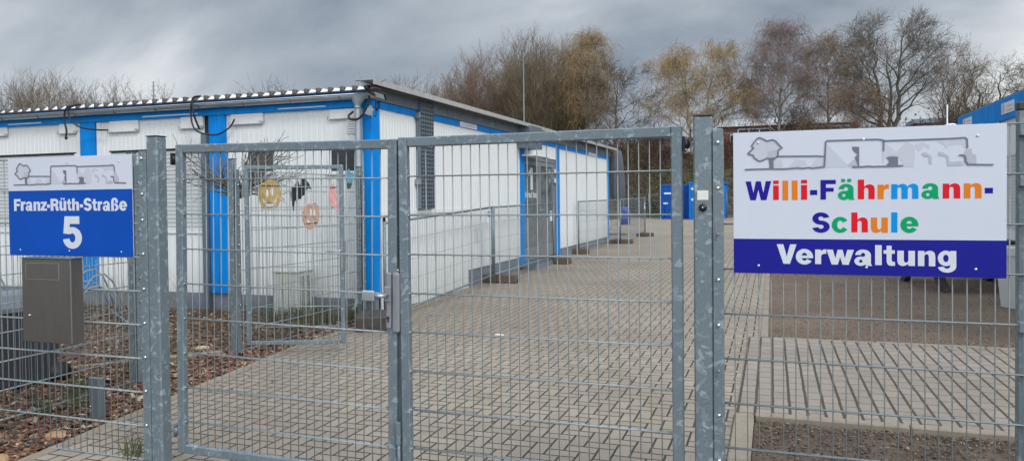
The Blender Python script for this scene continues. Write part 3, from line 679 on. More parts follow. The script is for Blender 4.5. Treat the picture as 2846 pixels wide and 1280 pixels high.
# ------------------------------------------------------------------ letterbox
LB=thing('letterbox','brushed steel letterbox hanging on the wire fence under the blue street sign','letterbox',(-4.07,3.34,.7))
MB().bbox(-.196,.196,-.04,.045,.005,.503,.004).build('box',M['stainless'],LB)
MB().bbox(-.12,.12,.0455,.125,.2,.24,.003).build('bracket',M['zinc'],LB)
mb=MB(); mb.bbox(-.155,.105,-.0425,-.0402,.385,.475,.001); fl=mb.build('slot_flap',M['stainless'],LB)
mb=MB(); fr=.0016
for a,b_,c,d in ((-.158,.108,.476,.479),(-.158,.108,.381,.384),(-.159,-.156,.381,.479),(.106,.109,.381,.479)): mb.box(a,b_,-.0435,-.0403,c,d)
mb.build('slot_outline',M['lock'],LB)
mb=MB(); mb.lathe([(0,-.006),(.006,-.006),(.008,0)],14,c=(-.135,-.0402,.165),axis='Y'); mb.build('lock_barrel',M['bolt'],LB)
mb=MB(); mb.bbox(-.198,.198,-.042,.047,.5035,.511,.002); mb.build('lid',M['zinc'],LB)

# ------------------------------------------------------------------ short metal post
t=thing('short_post','short grey flat steel post standing in wood chips beside the path','post',(-4.52,4.04,0))
MB().bbox(-.055,.055,-.02,.02,-.1,.30,.004).build('body',M['zinc'],t)
mb=MB(); 
for z in (.07,.1): mb.lathe([(0,-.006),(.005,-.006),(.005,0)],8,c=(-.035,-.0202,z),axis='Y')
mb.build('screw',M['bolt'],t)

# ------------------------------------------------------------------ wheelie bin
t=thing('wheelie_bin','dark grey wheelie bin with pale lid partly hidden behind the letterbox','bin',(-6.08,4.66,0),R(-21))
mb=MB(); prof=[(.0,.24),(.52,.30)]
def frust(mb,w0,w1,d0,d1,z0,z1,mi=0):
    vs=[(-w0,-d0,z0),(w0,-d0,z0),(w0,d0,z0),(-w0,d0,z0),(-w1,-d1,z1),(w1,-d1,z1),(w1,d1,z1),(-w1,d1,z1)]
    mb.add(vs,[(3,2,1,0),(4,5,6,7),(0,1,5,4),(1,2,6,5),(2,3,7,6),(3,0,4,7)],mi)
frust(mb,.23,.275,.20,.25,.03,.64); 
mb.build('body',M['bin'],t)
mb=MB(); frust(mb,.295,.295,.27,.27,.645,.68); frust(mb,.29,.24,.265,.2,.6805,.78); mb.build('lid',M['bin_lid'],t)
mb=MB(); mb.tube([(-.24,.285,.67),(.24,.285,.67)],.016,8); mb.build('handle',M['bin'],t)
for s in (-1,1):
    mb=MB(); mb.lathe([(.0,-.02),(.09,-.02),(.09,.02),(.0,.02)],18,c=(s*.225,.235,.09),axis='X'); mb.build('wheel',M['black'],t)

# ------------------------------------------------------------------ bike racks
def rack(label,x,y,rz,n=3,high=.62):
    t=thing('bike_rack',label,'bike rack',(x,y,0),rz,'bike racks in front of the container wall')
    mb=MB(); 
    for yy in (0,.55): mb.tube([(-.15,yy,.06),(n*.42,yy,.06)],.014,8)
    mb.build('ground_rail',M['galv_small'],t)
    for i in range(n):
        h=high if i%2 else high*.72; mb=MB()
        for dx in (-.028,.028):
            x0=i*.42+dx; pts=[(x0,.56,.06),(x0,.50,h*.55),(x0,.42,h*.85),(x0,.33,h),(x0,.22,h*.97),(x0,.1,h*.72),(x0,-.12,h*.45),(x0,-.28,h*.22),(x0,-.3,.1),(x0,0,.06)]
            mb.tube(pts,.009,8)
        mb.build('wheel_holder',M['galv_small'],t)
    return t
rk=rack('galvanised bike rack of bent tube loops right of the letterbox',-9.0,7.55,R(-35),4,.66)
r2=copy_thing(rk,(-11.0,7.6,0),R(-35),'galvanised bike rack with yellow tape at the far left edge')
mb=MB(); 
for k in range(8): mb.bbox(-.05,.05,-.004,.004,-.012,.012,.001,M=Matrix.Translation((.82+random.gauss(0,.02),.33+random.gauss(0,.02),.655+random.gauss(0,.012)))@Matrix.Rotation(random.uniform(-1,1),4,'Z')@Matrix.Rotation(random.uniform(-1,1),4,'Y'))
mb.build('tape',M['yellow'],r2)

# ================================================================== CONTAINER BUILDING
CB=thing('container_building','long white container school building with blue frames and corrugated metal roof','building',(-4.9,8.65,0))
def W_(mb,name,m,par=None):
    """build in world coordinates, parented to the building or one of its parts"""
    o=mb.build(name,m,par or CB); 
    off=Vector((-4.9,8.65,0)); o.data.transform(Matrix.Translation(-off)); o.data.update(); return o
def corr(mb,a0,a1,z0,z1,face,depth=.007,pitch=.083,axis='X',sgn=-1,mi=0):
    """ribbed sheet; runs along axis, outer face at 'face', outward sign sgn"""
    pts=[]; a=a0
    while a<a1-1e-4:
        for da,d in ((0,0),(.060,0),(.066,depth),(.077,depth)):
            if a+da<a1: pts.append((a+da,face-sgn*d))
        a+=pitch
    pts.append((a1,face))
    vs=[];
    for p,q in pts:
        for z in (z0,z1): vs.append((p,q,z) if axis=='X' else (q,p,z))
    mb.add(vs,[(2*i,2*i+2,2*i+3,2*i+1) for i in range(len(pts)-1)],mi)
YF=8.66; YC=8.70   # frame face, cladding face
XW=-4.9
XL=-14.75
# core box so nothing shows through
mb=MB(); mb.box(XL+.02,XW-.33,YC+.02,23.55,.2,2.93); W_(mb,'inner_shell',M['darkgap'])
# columns on front
cols=[(-14.75,-14.47),(-12.33,-12.05),(-9.92,-9.63),(-7.52,-7.24)]
for a,b in cols:
    mb=MB(); mb.bbox(a,(a+b)/2-.002,YF,YC+.06,.24,2.742,.004); mb.bbox((a+b)/2+.002,b,YF,YC+.06,.24,2.742,.004); W_(mb,'column',M['blue'])
mb=MB(); mb.bbox(-5.05,XW,YF-.01,8.86,.24,2.742,.012); W_(mb,'corner_column',M['blue'])
mb=MB(); mb.bbox(XL,XW+.003,YF-.004,YC+.08,2.745,2.948,.004); W_(mb,'front_beam',M['blue'])
# joints and holes in beam at containers
for xx in (-12.05,-9.63,-7.24):
    mb=MB(); mb.box(xx-.146,xx-.142,YF-.0055,YF-.003,2.75,2.945)
    for dx in (-.10,-.02): mb.lathe([(.014,0),(.014,.002)],14,c=(xx+dx-.03+.0,YF-.006,2.925),axis='Y')
    W_(mb,'beam_holes',M['cap'])
# plinth
mb=MB(); mb.box(XL,XW-.02,YC+.0,YC+.1,-.05,.235); W_(mb,'plinth',M['plinth'])
# wall bays
def bay(x0,x1,shut=None,wins=()):
    mb=MB()
    if shut:
        s0,s1,sz0,sz1=shut
        corr(mb,x0,x1,sz1+.02,2.745,YC); corr(mb,x0,x1,.235,sz0,YC)
        if s0>x0+.02: corr(mb,x0,s0,sz0,sz1+.02,YC)
        if s1<x1-.02: corr(mb,s1,x1,sz0,sz1+.02,YC)
    else:
        edges=sorted({x0,x1,*[w[0] for w in wins],*[w[1] for w in wins]})
        for a,b in zip(edges[:-1],edges[1:]):
            w=[w for w in wins if abs(w[0]-a)<1e-6]
            if w: corr(mb,a,b,.235,w[0][2],YC); corr(mb,a,b,w[0][3],2.745,YC)
            else: corr(mb,a,b,.235,2.745,YC)
    W_(mb,'wall_panel',M['white'])
    if shut:
        mb=MB(); z=sz0
        while z<sz1-.01:
            mb.bbox(s0+.03,s1-.03,YC+.018,YC+.03,z,z+.056,.004); z+=.058
        sh=W_(mb,'roller_shutter',M['shutter'])
        mb=MB(); mb.bbox(s0,s0+.03,YC-.012,YC+.03,sz0,sz1,.003); mb.bbox(s1-.03,s1,YC-.012,YC+.03,sz0,sz1,.003); mb.bbox(s0,s1,YC-.02,YC+.03,sz0-.04,sz0-.001,.004); W_(mb,'shutter_frame',M['white_trim'])
        mb=MB(); mb.box(s0,s1,YC-.006,YC+.02,sz1,sz1+.018); W_(mb,'shutter_gap',M['darkgap'])
    for (a,b,c,d) in wins:
        mb=MB(); mb.bbox(a,a+.05,YC-.018,YC+.03,c,d,.004); mb.bbox(b-.05,b,YC-.018,YC+.03,c,d,.004); mb.bbox(a+.0505,b-.0505,YC-.016,YC+.03,d-.05,d-.001,.004); mb.bbox(a-.02,b+.02,YC-.035,YC+.03,c-.03,c+.02,.004)
        wf=W_(mb,'window',M['white_trim'])
        mb=MB(); mb.box(a+.05,b-.05,YC+.005,YC+.012,c+.02,d-.05); W_(mb,'pane',M['glass'],wf)
bay(-14.47,-12.34,(-14.3,-12.5,1.12,2.29)); bay(-12.05,-9.93,(-11.85,-10.04,1.12,2.29)); bay(-9.63,-7.62,(-9.39,-7.63,1.12,2.29))
bay(-7.24,-5.055,None,[(-6.93,-6.41,1.92,2.30),(-5.60,-5.11,1.90,2.28)])
# white flat vertical trims beside columns
for xx in (-10.02,-9.62,-12.43,-12.04):
    mb=MB(); mb.bbox(xx,xx+.08,YC-.012,YC-.002,.24,2.742,.003); W_(mb,'wall_trim',M['white_trim'])
# grey tube standing before the second column
mb=MB(); mb.bbox(-7.618,-7.53,YF-.05,YF+.02,.0,2.5,.004); W_(mb,'grey_channel',M['zinc'])
# fold down flaps
for (a,b,c,d) in ((-5.55,-5.12,2.608,2.735),(-7.15,-6.61,2.60,2.79),(-9.35,-8.80,2.58,2.775),(-8.02,-7.63,2.58,2.765),(-10.35,-10.0,2.597,2.763),(-11.9,-11.45,2.61,2.765)):
    mb=MB(); mb.bbox(a,b,YC-.032,YC-.003,c,d,.006)
    f=W_(mb,'cable_cover',M['white_trim'])
    mb=MB(); mb.box(a+.01,b-.01,YC-.034,YC-.028,c-.012,c-.002); mb.tube([(a-.03,YC-.03,c+.04),(a-.03,YC-.03,c-.01),(a+.0,YC-.03,c-.014)],.005,6); mb.tube([(b-.05,YC-.04,c+.03),(b+.03,YC-.04,c+.02),(b+.03,YC-.04,c+.05)],.005,6); W_(mb,'hook',M['lock_dark'],f)
# vent
mb=MB(); mb.bbox(-5.30,-5.16,YC-.02,YC-.001,2.41,2.60,.003)
v_=W_(mb,'vent',M['white_trim'])
mb=MB()
for k in range(5):
    Mx=Matrix.Translation((-5.23,YC-.026,2.437+k*.032))@Matrix.Rotation(R(-35),4,'X'); mb.box(-.052,.052,-.012,.012,-.0015,.0015,M=Mx)
W_(mb,'louvres',M['whitelabel'],v_)
# window shutter box above window strip
# gutter
mb=MB(); n=10; gx0,gx1=XL-.05,-4.80
def gutz(x): return 2.898
rings=[]
for x in (gx0,-12.3,-9.9,-7.5,gx1):
    for rr in (.060,.057):
        for k in range(n+1):
            t=math.pi+math.pi*k/n; rings.append((x,8.575+rr*math.cos(t),gutz(x)+rr*math.sin(t)))
st=2*(n+1)
fs=[]
for i in range(4):
    for k in range(n):
        a=i*st+k; fs.append((a,a+1,a+1+st,a+st)); a=i*st+(n+1)+k; fs.append((a,a+st,a+1+st,a+1))
    a=i*st; fs.append((a,a+st,a+st+n+1,a+n+1)); a=i*st+n; fs.append((a,a+n+1,a+st+n+1,a+st))
e=4*st; fs.append(tuple(e+k for k in range(n+1))); fs.append(tuple(k for k in range(n+1))[::-1])
mb.add(rings,fs,0,True)
mb.tube([(gx0,8.575-.066,gutz(gx0)+.002),(gx1,8.575-.066,gutz(gx1)+.002)],.007,8)
gu=W_(mb,'gutter',M['zinc_bright'])
for i in range(13):
    x=-5.3-i*.76; z=gutz(x); mb=MB()
    mb.tube([(x,8.575+.067*math.cos(math.pi+math.pi*k/8),z+.067*math.sin(math.pi+math.pi*k/8)) for k in range(9)]+[(x,8.652,z+.02)],.006,6); W_(mb,'bracket',M['zinc'],gu)
# downpipe with hopper
mb=MB(); zt=2.885
def ring(cx,cy,z,rx,ry,n=16): return [(cx+rx*math.cos(2*math.pi*k/n),cy+ry*math.sin(2*math.pi*k/n),z) for k in range(n)]
R0=ring(-5.04,8.56,zt,.115,.062)+ring(-5.045,8.56,zt-.03,.108,.058)+ring(-5.055,8.56,2.76,.044,.044)+ring(-5.055,8.56,2.74,.042,.042)+ring(-5.06,8.56,.42,.042,.042)+ring(-5.06,8.545,.33,.042,.045)
mb.add(R0,[(i*16+k,i*16+(k+1)%16,(i+1)*16+(k+1)%16,(i+1)*16+k) for i in range(5) for k in range(16)],0,True)
mb.tube([(-5.06,8.55,.34),(-5.07,8.53,.22),(-5.09,8.48,.13),(-5.14,8.41,.08)],.042,14)
mb.lathe([(.046,-.02),(.046,.02)],16,c=(-5.055,8.56,2.73)); W_(mb,'downpipe',M['zinc_bright'])
# roof: trapezoidal sheets with ribs showing at the eaves
mb=MB(); mb.box(XL-.1,-4.79,8.60,8.72,2.951,2.962); W_(mb,'roof_board',M['brownedge'])
x=XL-.1; mbw=MB(); k=0
P=.183
prof=[]
while x<-4.78:
    prof+= [(x,2.968),(x+.012,3.012),(x+.048,3.014),(x+.06,2.966)]; x+=P
vs=[]
for (px,pz) in prof: vs+=[(px,8.62,pz),(px,8.9,pz+.012),(px,23.9,pz+.09)]
fs=[]
for i in range(len(prof)-1): a=3*i; fs+=[(a,a+3,a+4,a+1),(a+1,a+4,a+5,a+2)]
mbw.add(vs,fs,0); x=XL-.1
while x<-4.8:
    h0=random.uniform(.024,.034)  # white wedges added between the ribs, tilted up to catch sky light
    mbw.add([(x+.058,8.60,2.966),(x+P-.004,8.60,2.966),(x+P-.002,8.66,2.972+h0*.6),(x+.125,8.67,2.972+h0),(x+.048,8.68,2.972+h0+.016),
            (x+.058,8.69,2.962),(x+P-.004,8.69,2.962)],[(0,1,2,3,4),(5,6,1,0),(4,3,2,6,5),(0,4,5),(1,6,2)],1)
    mbw.bbox(x-.006,x+.046,8.585,8.66,2.963,3.022,.006,0); x+=P
rf=W_(mbw,'roof_sheet',[M['roofdark'],M['roofwhite']])
# ---- long side (faces +x)
def side_col(y0,y1):
    mb=MB(); mb.bbox(XW-.06,XW,y0,y1,gz(y0)+.12,2.735,.004); W_(mb,'column',M['blue'])
side_col(14.72,14.99); side_col(17.42,17.74); side_col(23.45,23.6)
mb=MB(); mb.bbox(XW-.06,XW+.002,8.862,23.6,2.738,2.83,.003); W_(mb,'side_beam',M['blue'])
mb=MB(); mb.bbox(XW-.02,XW+.03,8.64,23.62,2.833,3.03,.003); W_(mb,'fascia',M['zinc_side'])
for y in (11.0,13.2,17.8,20.4):
    mb=MB(); mb.box(XW+.0305,XW+.034,y,y+.02,2.84,3.02); W_(mb,'fascia_seam',M['zinc'])
mb=MB()
for (a,b,zt) in ((8.30,23.75,3.035),):
    vs=[(-4.68,a,zt-.065),(-4.66,a,zt-.065),(-4.66,a,zt+.004),(-4.95,a,zt+.012),(-4.95,a,zt-.003),(-4.68,a,zt-.008)]
    vs2=[(x,b,z+.05) for x,_,z in vs]; n=6
    mb.add(vs+vs2,[tuple(range(n))[::-1],tuple(range(n,2*n))]+[(i,(i+1)%n,(i+1)%n+n,i+n) for i in range(n)])
W_(mb,'roof_trim',M['roofedge'])
# side cladding
def sidewall(y0,y1,z0,z1,name='wall_panel',pitch=.083):
    mb=MB(); corr(mb,y0,y1,z0,z1,XW-.02,axis='Y',sgn=1,pitch=pitch); return W_(mb,name,M['white'])
sidewall(8.862,11.9,1.38,2.738); sidewall(8.862,11.9,.025,1.32); sidewall(11.9,14.72,.32,2.738); sidewall(17.74,23.45,.30,2.738)
mb=MB(); mb.bbox(XW-.04,XW-.004,8.87,11.9,1.322,1.378,.004); W_(mb,'band_trim',M['white_trim'])
for (a,b) in ((11.9,14.72),(17.74,23.6)):
    mb=MB(); mb.box(XW-.1,XW-.035,a,b,-.02,.318); W_(mb,'side_plinth',M['plinth'])
mb=MB(); mb.box(XW-.018,XW-.006,8.93,8.985,.12,1.30); W_(mb,'gap_shadow_strip',M['black'])  # black strip painted in for the open shadow between sheet and post
# perforated cable tray
mb=MB()
ty0,ty1,tz0,tz1=9.94,10.40,1.40,3.0; xf=XW+.06
mb.bbox(XW-.015,xf,ty0,ty0+.02,tz0,tz1,.002); mb.bbox(XW-.015,xf,ty1-.02,ty1,tz0,tz1,.002)
# face as lattice with slots
nz=26; ny=7; cw=(ty1-ty0-.04)/ny; chh=(tz1-tz0)/nz
for i in range(ny+1): mb.box(xf-.004,xf,ty0+.02+i*cw-.012,ty0+.02+i*cw+.012,tz0,tz1)
for j in range(nz+1):
    mb.box(xf-.0045,xf-.0005,ty0+.02,ty1-.02,tz0+j*chh-.012,tz0+j*chh+.012)
tr=W_(mb,'cable_tray',M['zinc'])
mb=MB(); mb.box(XW-.014,XW+.012,ty0+.021,ty1-.021,tz0,tz1); W_(mb,'cable_bundle',M['cap'],tr)
for z in (1.75,2.72): 
    mb=MB(); mb.bbox(XW-.015,xf+.01,ty0-.05,ty0-.001,z,z+.08,.003); W_(mb,'tray_clamp',M['lock'],tr)
# entrance: double door recessed
mb=MB(); mb.bbox(XW-.30,XW-.28,14.99,17.42,gz(16)+.1,2.45,.002); W_(mb,'door_back',M['darkgap'])
mb=MB(); mb.box(XW-.3,XW+.25,14.95,17.45,gz(15)-.02,gz(15)+.13); W_(mb,'door_step',M['plinth'])
zb=gz(16)+.14
def doorleaf(y0,y1,hy):
    t=MB(); w=.09
    t.bbox(XW-.09,XW-.045,y0,y0+w,zb,2.36,.003); t.bbox(XW-.09,XW-.045,y1-w,y1,zb,2.36,.003)
    t.bbox(XW-.088,XW-.047,y0+w+.0005,y1-w-.0005,2.26,2.36,.003); t.bbox(XW-.088,XW-.047,y0+w+.0005,y1-w-.0005,zb,zb+.28,.003)
    d=W_(t,'door',M['doorframe'])
    mb=MB(); mb.box(XW-.075,XW-.065,y0+w,y1-w,zb+.28,2.26); W_(mb,'pane',M['doorglass'],d)
    mb=MB(); mb.tube([(XW-.045,hy,1.27),(XW+.01,hy,1.27),(XW+.015,hy+.12,1.27)],.013,8); mb.bbox(XW-.045,XW-.035,hy-.02,hy+.02,1.15,1.33,.003); W_(mb,'door_handle',M['zinc_bright'],d)
    return d
d1=doorleaf(15.03,16.2,16.12); d2=doorleaf(16.21,17.38,16.28)
mb=MB(); mb.bbox(XW-.1,XW-.03,14.992,15.028,zb,2.42,.003); mb.bbox(XW-.1,XW-.03,17.382,17.418,zb,2.42,.003); mb.bbox(XW-.1,XW-.03,15.03,17.38,2.365,2.44,.003); W_(mb,'door_frame',M['doorframe'])
mb=MB(); put_glyph(mb,'1',15.45,15.75,1.72,2.2,XW-.0645,0,.0,.001,'X',1)
s_='Verwaltung'; y=15.2
for i,chh_ in enumerate(s_):
    hh=.13 if chh_ in 'Vlt' else .10; put_glyph(mb,chh_,15.2+i*.088,15.2+i*.088+(.03 if chh_ in 'l' else .072),1.55-(.03 if chh_=='g' else 0),1.55+hh,XW-.0645,0,.01,.001,'X',1)
W_(mb,'door_lettering',M['letter_white'],d1)
for z in (2.17,1.95):
    mb=MB(); mb.bbox(XW-.03,XW+.02,17.30,17.41,z-.05,z+.05,.004); W_(mb,'door_hinge',M['white_trim'])
mb=MB(); corr(mb,14.99,17.42,2.45,2.738,XW-.01,axis='Y',sgn=1); W_(mb,'wall_panel',M['white'])
mb=MB(); mb.bbox(XW-.01,XW+.28,14.55,15.35,2.56,3.02,.006); W_(mb,'air_duct',M['zinc'])
mb=MB(); mb.bbox(XW+.0,XW+.30,14.80,15.9,2.41,2.45,.005); W_(mb,'canopy_bar',M['white_trim'])
# red thing behind glass: extinguisher box
mb=MB(); mb.bbox(XW-.20,XW-.12,16.45,16.62,zb+.15,1.0,.01); W_(mb,'red_cabinet',M['redthing'],d2)
# labels on beams
def label_plate(y0,y1,z0,z1):
    mb=MB(); mb.box(XW+.0022,XW+.006,y0,y1,z0,z1,0); 
    for k in range(3): mb.box(XW+.0062,XW+.0072,y0+.08+k*.05,y1-.08,z0+.02+k*.028,z0+.032+k*.028,1)
    W_(mb,'owner_plate',[M['whitelabel'],M['e_mid']])
label_plate(11.55,12.3,2.741,2.826); label_plate(20.8,21.8,2.741,2.826)
for a,b in ((-8.7,-7.7),(-6.35,-5.6),(-11.4,-10.7)):
    mb=MB(); mb.box(a,b,YF-.0085,YF-.0045,2.775,2.79); W_(mb,'beam_label',M['whitelabel'])
# cables
def cable(pts,r=.012,name='cable'):
    mb=MB(); P=[Vector(p) for p in pts]; Q=[]
    for i in range(len(P)-1):
        p0=P[max(0,i-1)];p1=P[i];p2=P[i+1];p3=P[min(len(P)-1,i+2)]
        for s in range(6):
            t=s/6; Q.append(.5*((2*p1)+(-p0+p2)*t+(2*p0-5*p1+4*p2-p3)*t*t+(-p0+3*p1-3*p2+p3)*t**3))
    Q.append(P[-1]); mb.tube(Q,r,8); W_(mb,name,M['black'])
yc=8.47
cable([(-7.50,8.5,3.0),(-7.60,yc,2.98),(-7.65,yc,2.85),(-7.63,yc,2.62),(-7.52,yc,2.50),(-7.3,8.55,2.46),(-7.1,8.58,2.55),(-7.02,8.6,2.67)],.012)
cable([(-7.52,8.5,3.0),(-7.62,yc,2.96),(-7.60,yc,2.75),(-7.58,8.55,2.55)],.014)
cable([(-9.75,8.5,3.0),(-9.95,yc,2.95),(-10.0,yc,2.78),(-9.96,yc,2.62),(-9.98,yc,2.50),(-10.08,8.58,2.52)],.014)
cable([(-9.7,8.5,3.0),(-9.9,yc,2.94),(-9.88,yc,2.78),(-9.72,8.5,2.66),(-9.5,8.58,2.62),(-9.3,8.6,2.61)],.012)
cable([(-5.12,8.56,2.68),(-5.17,8.52,2.62),(-5.12,8.50,2.57),(-4.99,8.48,2.58),(-4.90,8.48,2.68),(-4.86,8.5,2.8),(-4.88,8.55,2.88)],.014)
cable([(-4.92,8.5,2.98),(-4.86,8.45,2.93),(-4.78,8.42,2.88),(-4.72,8.42,2.85)],.014)
cable([(-4.74,8.45,2.8),(-4.76,8.5,2.68),(-4.79,8.55,2.60),(-4.85,8.58,2.63)],.006)
mb=MB(); Mx=Matrix.Translation((-4.925,8.62,2.68))@Matrix.Rotation(R(25),4,'Y'); mb.bbox(-.045,.045,-.03,.02,-.05,.05,.008,M=Mx); mb.bbox(-.02,.02,-.02,.01,.05,.075,.006,M=Mx); mb.bbox(.045,.075,-.018,.008,-.04,-.015,.006,M=Mx); W_(mb,'junction_box',M['planter'])
mb=MB(); Mx=Matrix.Translation((-4.66,8.43,2.85))@Matrix.Rotation(R(18),4,'Y')@Matrix.Rotation(R(-40),4,'X'); mb.bbox(-.085,.085,-.06,.06,-.012,.012,.006,M=Mx); mb.tube([(-4.80,8.5,2.92),(-4.68,8.44,2.86)],.012,8)
fl_=W_(mb,'floodlight',M['black']); mb=MB(); mb.bbox(-.07,.07,-.045,.045,-.0145,-.0125,.001,M=Mx); W_(mb,'lamp_glass',M['whitelabel'],fl_)
mb=MB(); mb.tube([(-4.72,8.44,2.75),(-4.70,8.42,2.66)],.02,8); W_(mb,'motion_sensor',M['black'])
mb=MB(); mb.tube([(-4.80,8.5,2.99),(-4.58,8.44,3.04)],.006,6); W_(mb,'stay_rod',M['zinc'])

# ------------------------------------------------------------------ electricity cabinet
t=thing('utility_cabinet','beige utility cabinet on the ground against the white container wall','cabinet',(-5.99,8.42,0))
MB().bbox(-.19,.19,-.16,.16,-.02,.60,.006).build('body',M['cab'],t); MB().bbox(-.205,.205,-.175,.17,.6005,.63,.006).build('lid',M['cab'],t)
mb=MB()
for k in range(6): mb.box(.1902,.192,-.11+k*.04,-.10+k*.04,.1,.55)
mb.build('vent_slots',M['darkgap'],t)

# ------------------------------------------------------------------ paper cutouts on fence F3 (plane x=-5.03)
def cut(name,label,cat,y,z,parts):
    t=thing(name,label,cat,(-5.06+(y-6.2)*math.tan(R(3.4))+.016,y,z),R(-3.4)); k=0
    for nm,poly,m,lay in parts:
        mb=MB(); x0=.002+lay*.0035; mb.prism([(a,b) for a,b in poly],x0,x0+.003,0,'X'); mb.build(nm,M[m],t)
    return t
def ell(cx,cz,rx,rz,n=16,f=lambda t:1): return [(cx+rx*math.cos(2*math.pi*k/n)*f(k),cz+rz*math.sin(2*math.pi*k/n)*f(k)) for k in range(n)]
cut('pumpkin_cutout','ochre paper pumpkin with a grinning face, leftmost of the cutouts on the fence','cutout',6.671,1.60,[
 ('card',[(-.10,-.15),(-.15,-.09),(-.175,0),(-.165,.08),(-.12,.125),(-.06,.13),(-.03,.15),(.03,.165),(.09,.15),(.15,.10),(.175,.02),(.165,-.06),(.13,-.12),(.06,-.145)],'pump1',0),
 ('eye',ell(-.05,.015,.022,.04),'card_white',1),('eye',ell(.03,.03,.022,.045),'card_white',1),
 ('mouth',[(-.12,-.03),(-.07,-.08),(.0,-.095),(.07,-.07),(.12,-.0),(.08,-.10),(.03,-.125),(-.05,-.125),(-.10,-.09)],'card_white',1),
 ('stripe',[(-.15,.09),(.15,.09),(.15,.10),(-.15,.10)],'card_brown',2),('teeth_line',[(-.09,-.085),(.08,-.085),(.08,-.09),(-.09,-.09)],'card_black',2)])
cut('bat_cutout','black paper bat with spread jagged wings hanging on the fence','cutout',7.167,1.60,[
 ('card',[(-.14,.08),(-.08,.10),(-.07,.13),(-.04,.155),(-.015,.13),(-.005,.10),(.01,.11),(.02,.18),(.10,.175),(.16,.13),(.20,.06),(.15,.075),(.12,.05),(.09,.06),(.08,.0),(.03,-.02),(.01,-.05),(-.03,-.045),(-.06,-.08),(-.09,-.06),(-.10,-.11),(-.115,-.185),(-.15,-.06),(-.16,.02)],'card_black',0)])
cut('pumpkin_cutout','pale orange paper pumpkin, lowest of the cutouts on the fence','cutout',7.35,1.36,[
 ('card',[(-.05,-.155),(-.11,-.11),(-.15,-.04),(-.155,.04),(-.11,.10),(-.04,.14),(.02,.13),(.08,.155),(.11,.14),(.15,.10),(.155,-.03),(.12,-.10),(.04,-.15)],'pump2',0),
 ('eye',ell(.0,.04,.016,.04),'card_white',1),('eye',ell(.06,.03,.016,.04),'card_white',1),('mouth',[(-.08,-.03),(-.01,-.075),(.07,-.06),(.0,-.10),(-.06,-.08)],'card_white',1),('stripe',[(-.12,-.09),(.12,-.085),(.12,-.073),(-.12,-.078)],'card_brown',2)])
cut('ghost_cutout','pink paper figure with a slim pointed outline on the fence','cutout',7.78,1.59,[
 ('card',[(-.03,.17),(-.015,.11),(.01,.18),(.03,.10),(.05,.06),(.07,-.02),(.11,-.08),(.10,-.15),(.07,-.185),(.02,-.15),(-.05,-.12),(-.09,-.04),(-.09,.06),(-.06,.11)],'pink',0),('stripe',[(-.06,.09),(.05,.09),(.05,.10),(-.06,.10)],'card_brown',1)])
cut('owl_cutout','blue paper figure with dark legs, rightmost cutout on the fence','cutout',8.11,1.79,[
 ('card',[(-.07,.12),(-.03,.10),(0,.13),(.04,.08),(.085,.09),(.08,-.02),(.06,-.04),(-.06,-.04),(-.085,.04)],'card_blue',0),('legs',[(-.06,-.042),(-.055,-.10),(-.02,-.12),(.03,-.11),(.06,-.06),(.055,-.042)],'card_olive',0)])

# ------------------------------------------------------------------ barriers with feet
def foot(label,x,y,L_=.62,w=.24,rz=0,m='foot_brown',h=.13):
    t=thing('foot_block',label,'foot block',(x,y,gz(y)),rz,'plastic feet under the barriers')
    mb=MB(); mb.bbox(-L_/2,L_/2,-w/2,w/2,.0,h,.012)
    mb.build('block',M[m],t)
    mb=MB(); mb.box(L_/2+.0003,L_/2+.002,-.04,.04,.01,.06); mb.box(-.04,.04,-w/2-.002,-w/2-.0003,.0,.03)
    mb.build('grip_recess',M['darkgap'],t)
    mb=MB()
    for i in (-.2,-.1,.1,.2): mb.lathe([(.026,0),(.026,.002)],12,c=(i,0,h+.0003))
    mb.build('post_hole',M['darkgap'],t)
    return t
def barrier(label,p,q,h0=.20,h1=1.38,plate=None,bz=(0,0)):
    """welded mesh crowd barrier between two ground points"""
    dx,dy=q[0]-p[0],q[1]-p[1]; Ls=math.hypot(dx,dy)
    t=thing('crowd_barrier',label,'barrier',(p[0],p[1],gz(p[1])),math.atan2(dy,dx),'low mesh barriers along the container wall')
    za=bz[0]; zb_=gz(q[1])-gz(p[1])+bz[1]
    z=lambda s,h:h+za+(zb_-za)*s/Ls
    mb=MB(); r=.017
    mb.tube([(0,0,z(0,h1)),(Ls,0,z(Ls,h1))],r,8); mb.tube([(0,0,z(0,h0)),(Ls,0,z(Ls,h0))],r,8)
    mb.build('rail',M['galv_small'],t)
    for s in (.0,Ls):
        MB().tube([(s,0,z(s,.06)),(s,0,z(s,h1+.02))],r+.003,10).build('end_post',M['galv_small'],t)
    mb=MB(); n=int(Ls/.055)
    for i in range(1,n): s=i*Ls/n; mb.tube([(s,0,z(s,h0)),(s,0,z(s,h1))],.0018,4,cap=False)
    for hh in (h0+.12,h0+.38,h0+.64,h0+.92): mb.tube([(0,0,z(0,hh)),(Ls,0,z(Ls,hh))],.0022,4,cap=False)
    mb.build('wire_mesh',M['wire_dark'],t)
    if plate:
        s=plate; mb=MB(); mb.bbox(s-.14,s+.02,-.024,-.019,z(s,.98),z(s,1.2),.001,0); mb.box(s-.125,s+.005,-.0265,-.0245,z(s,1.09),z(s,1.18),1)
        for k in range(3): mb.box(s-.115+k*.04,s-.09+k*.04,-.0285,-.027,z(s,1.11),z(s,1.155),0)
        mb.build('name_plate',[M['whitelabel'],M['labelblue']],t)
    return t
barrier('low mesh barrier nearest the gate, leaning along the ribbed white wall',(-4.62,8.42),(-4.62,12.28),.06,1.24,3.7,(0,.12))
barrier('low mesh barrier in front of the grey glass entrance door',(-4.62,12.36),(-4.62,16.15),.18,1.36,3.6)
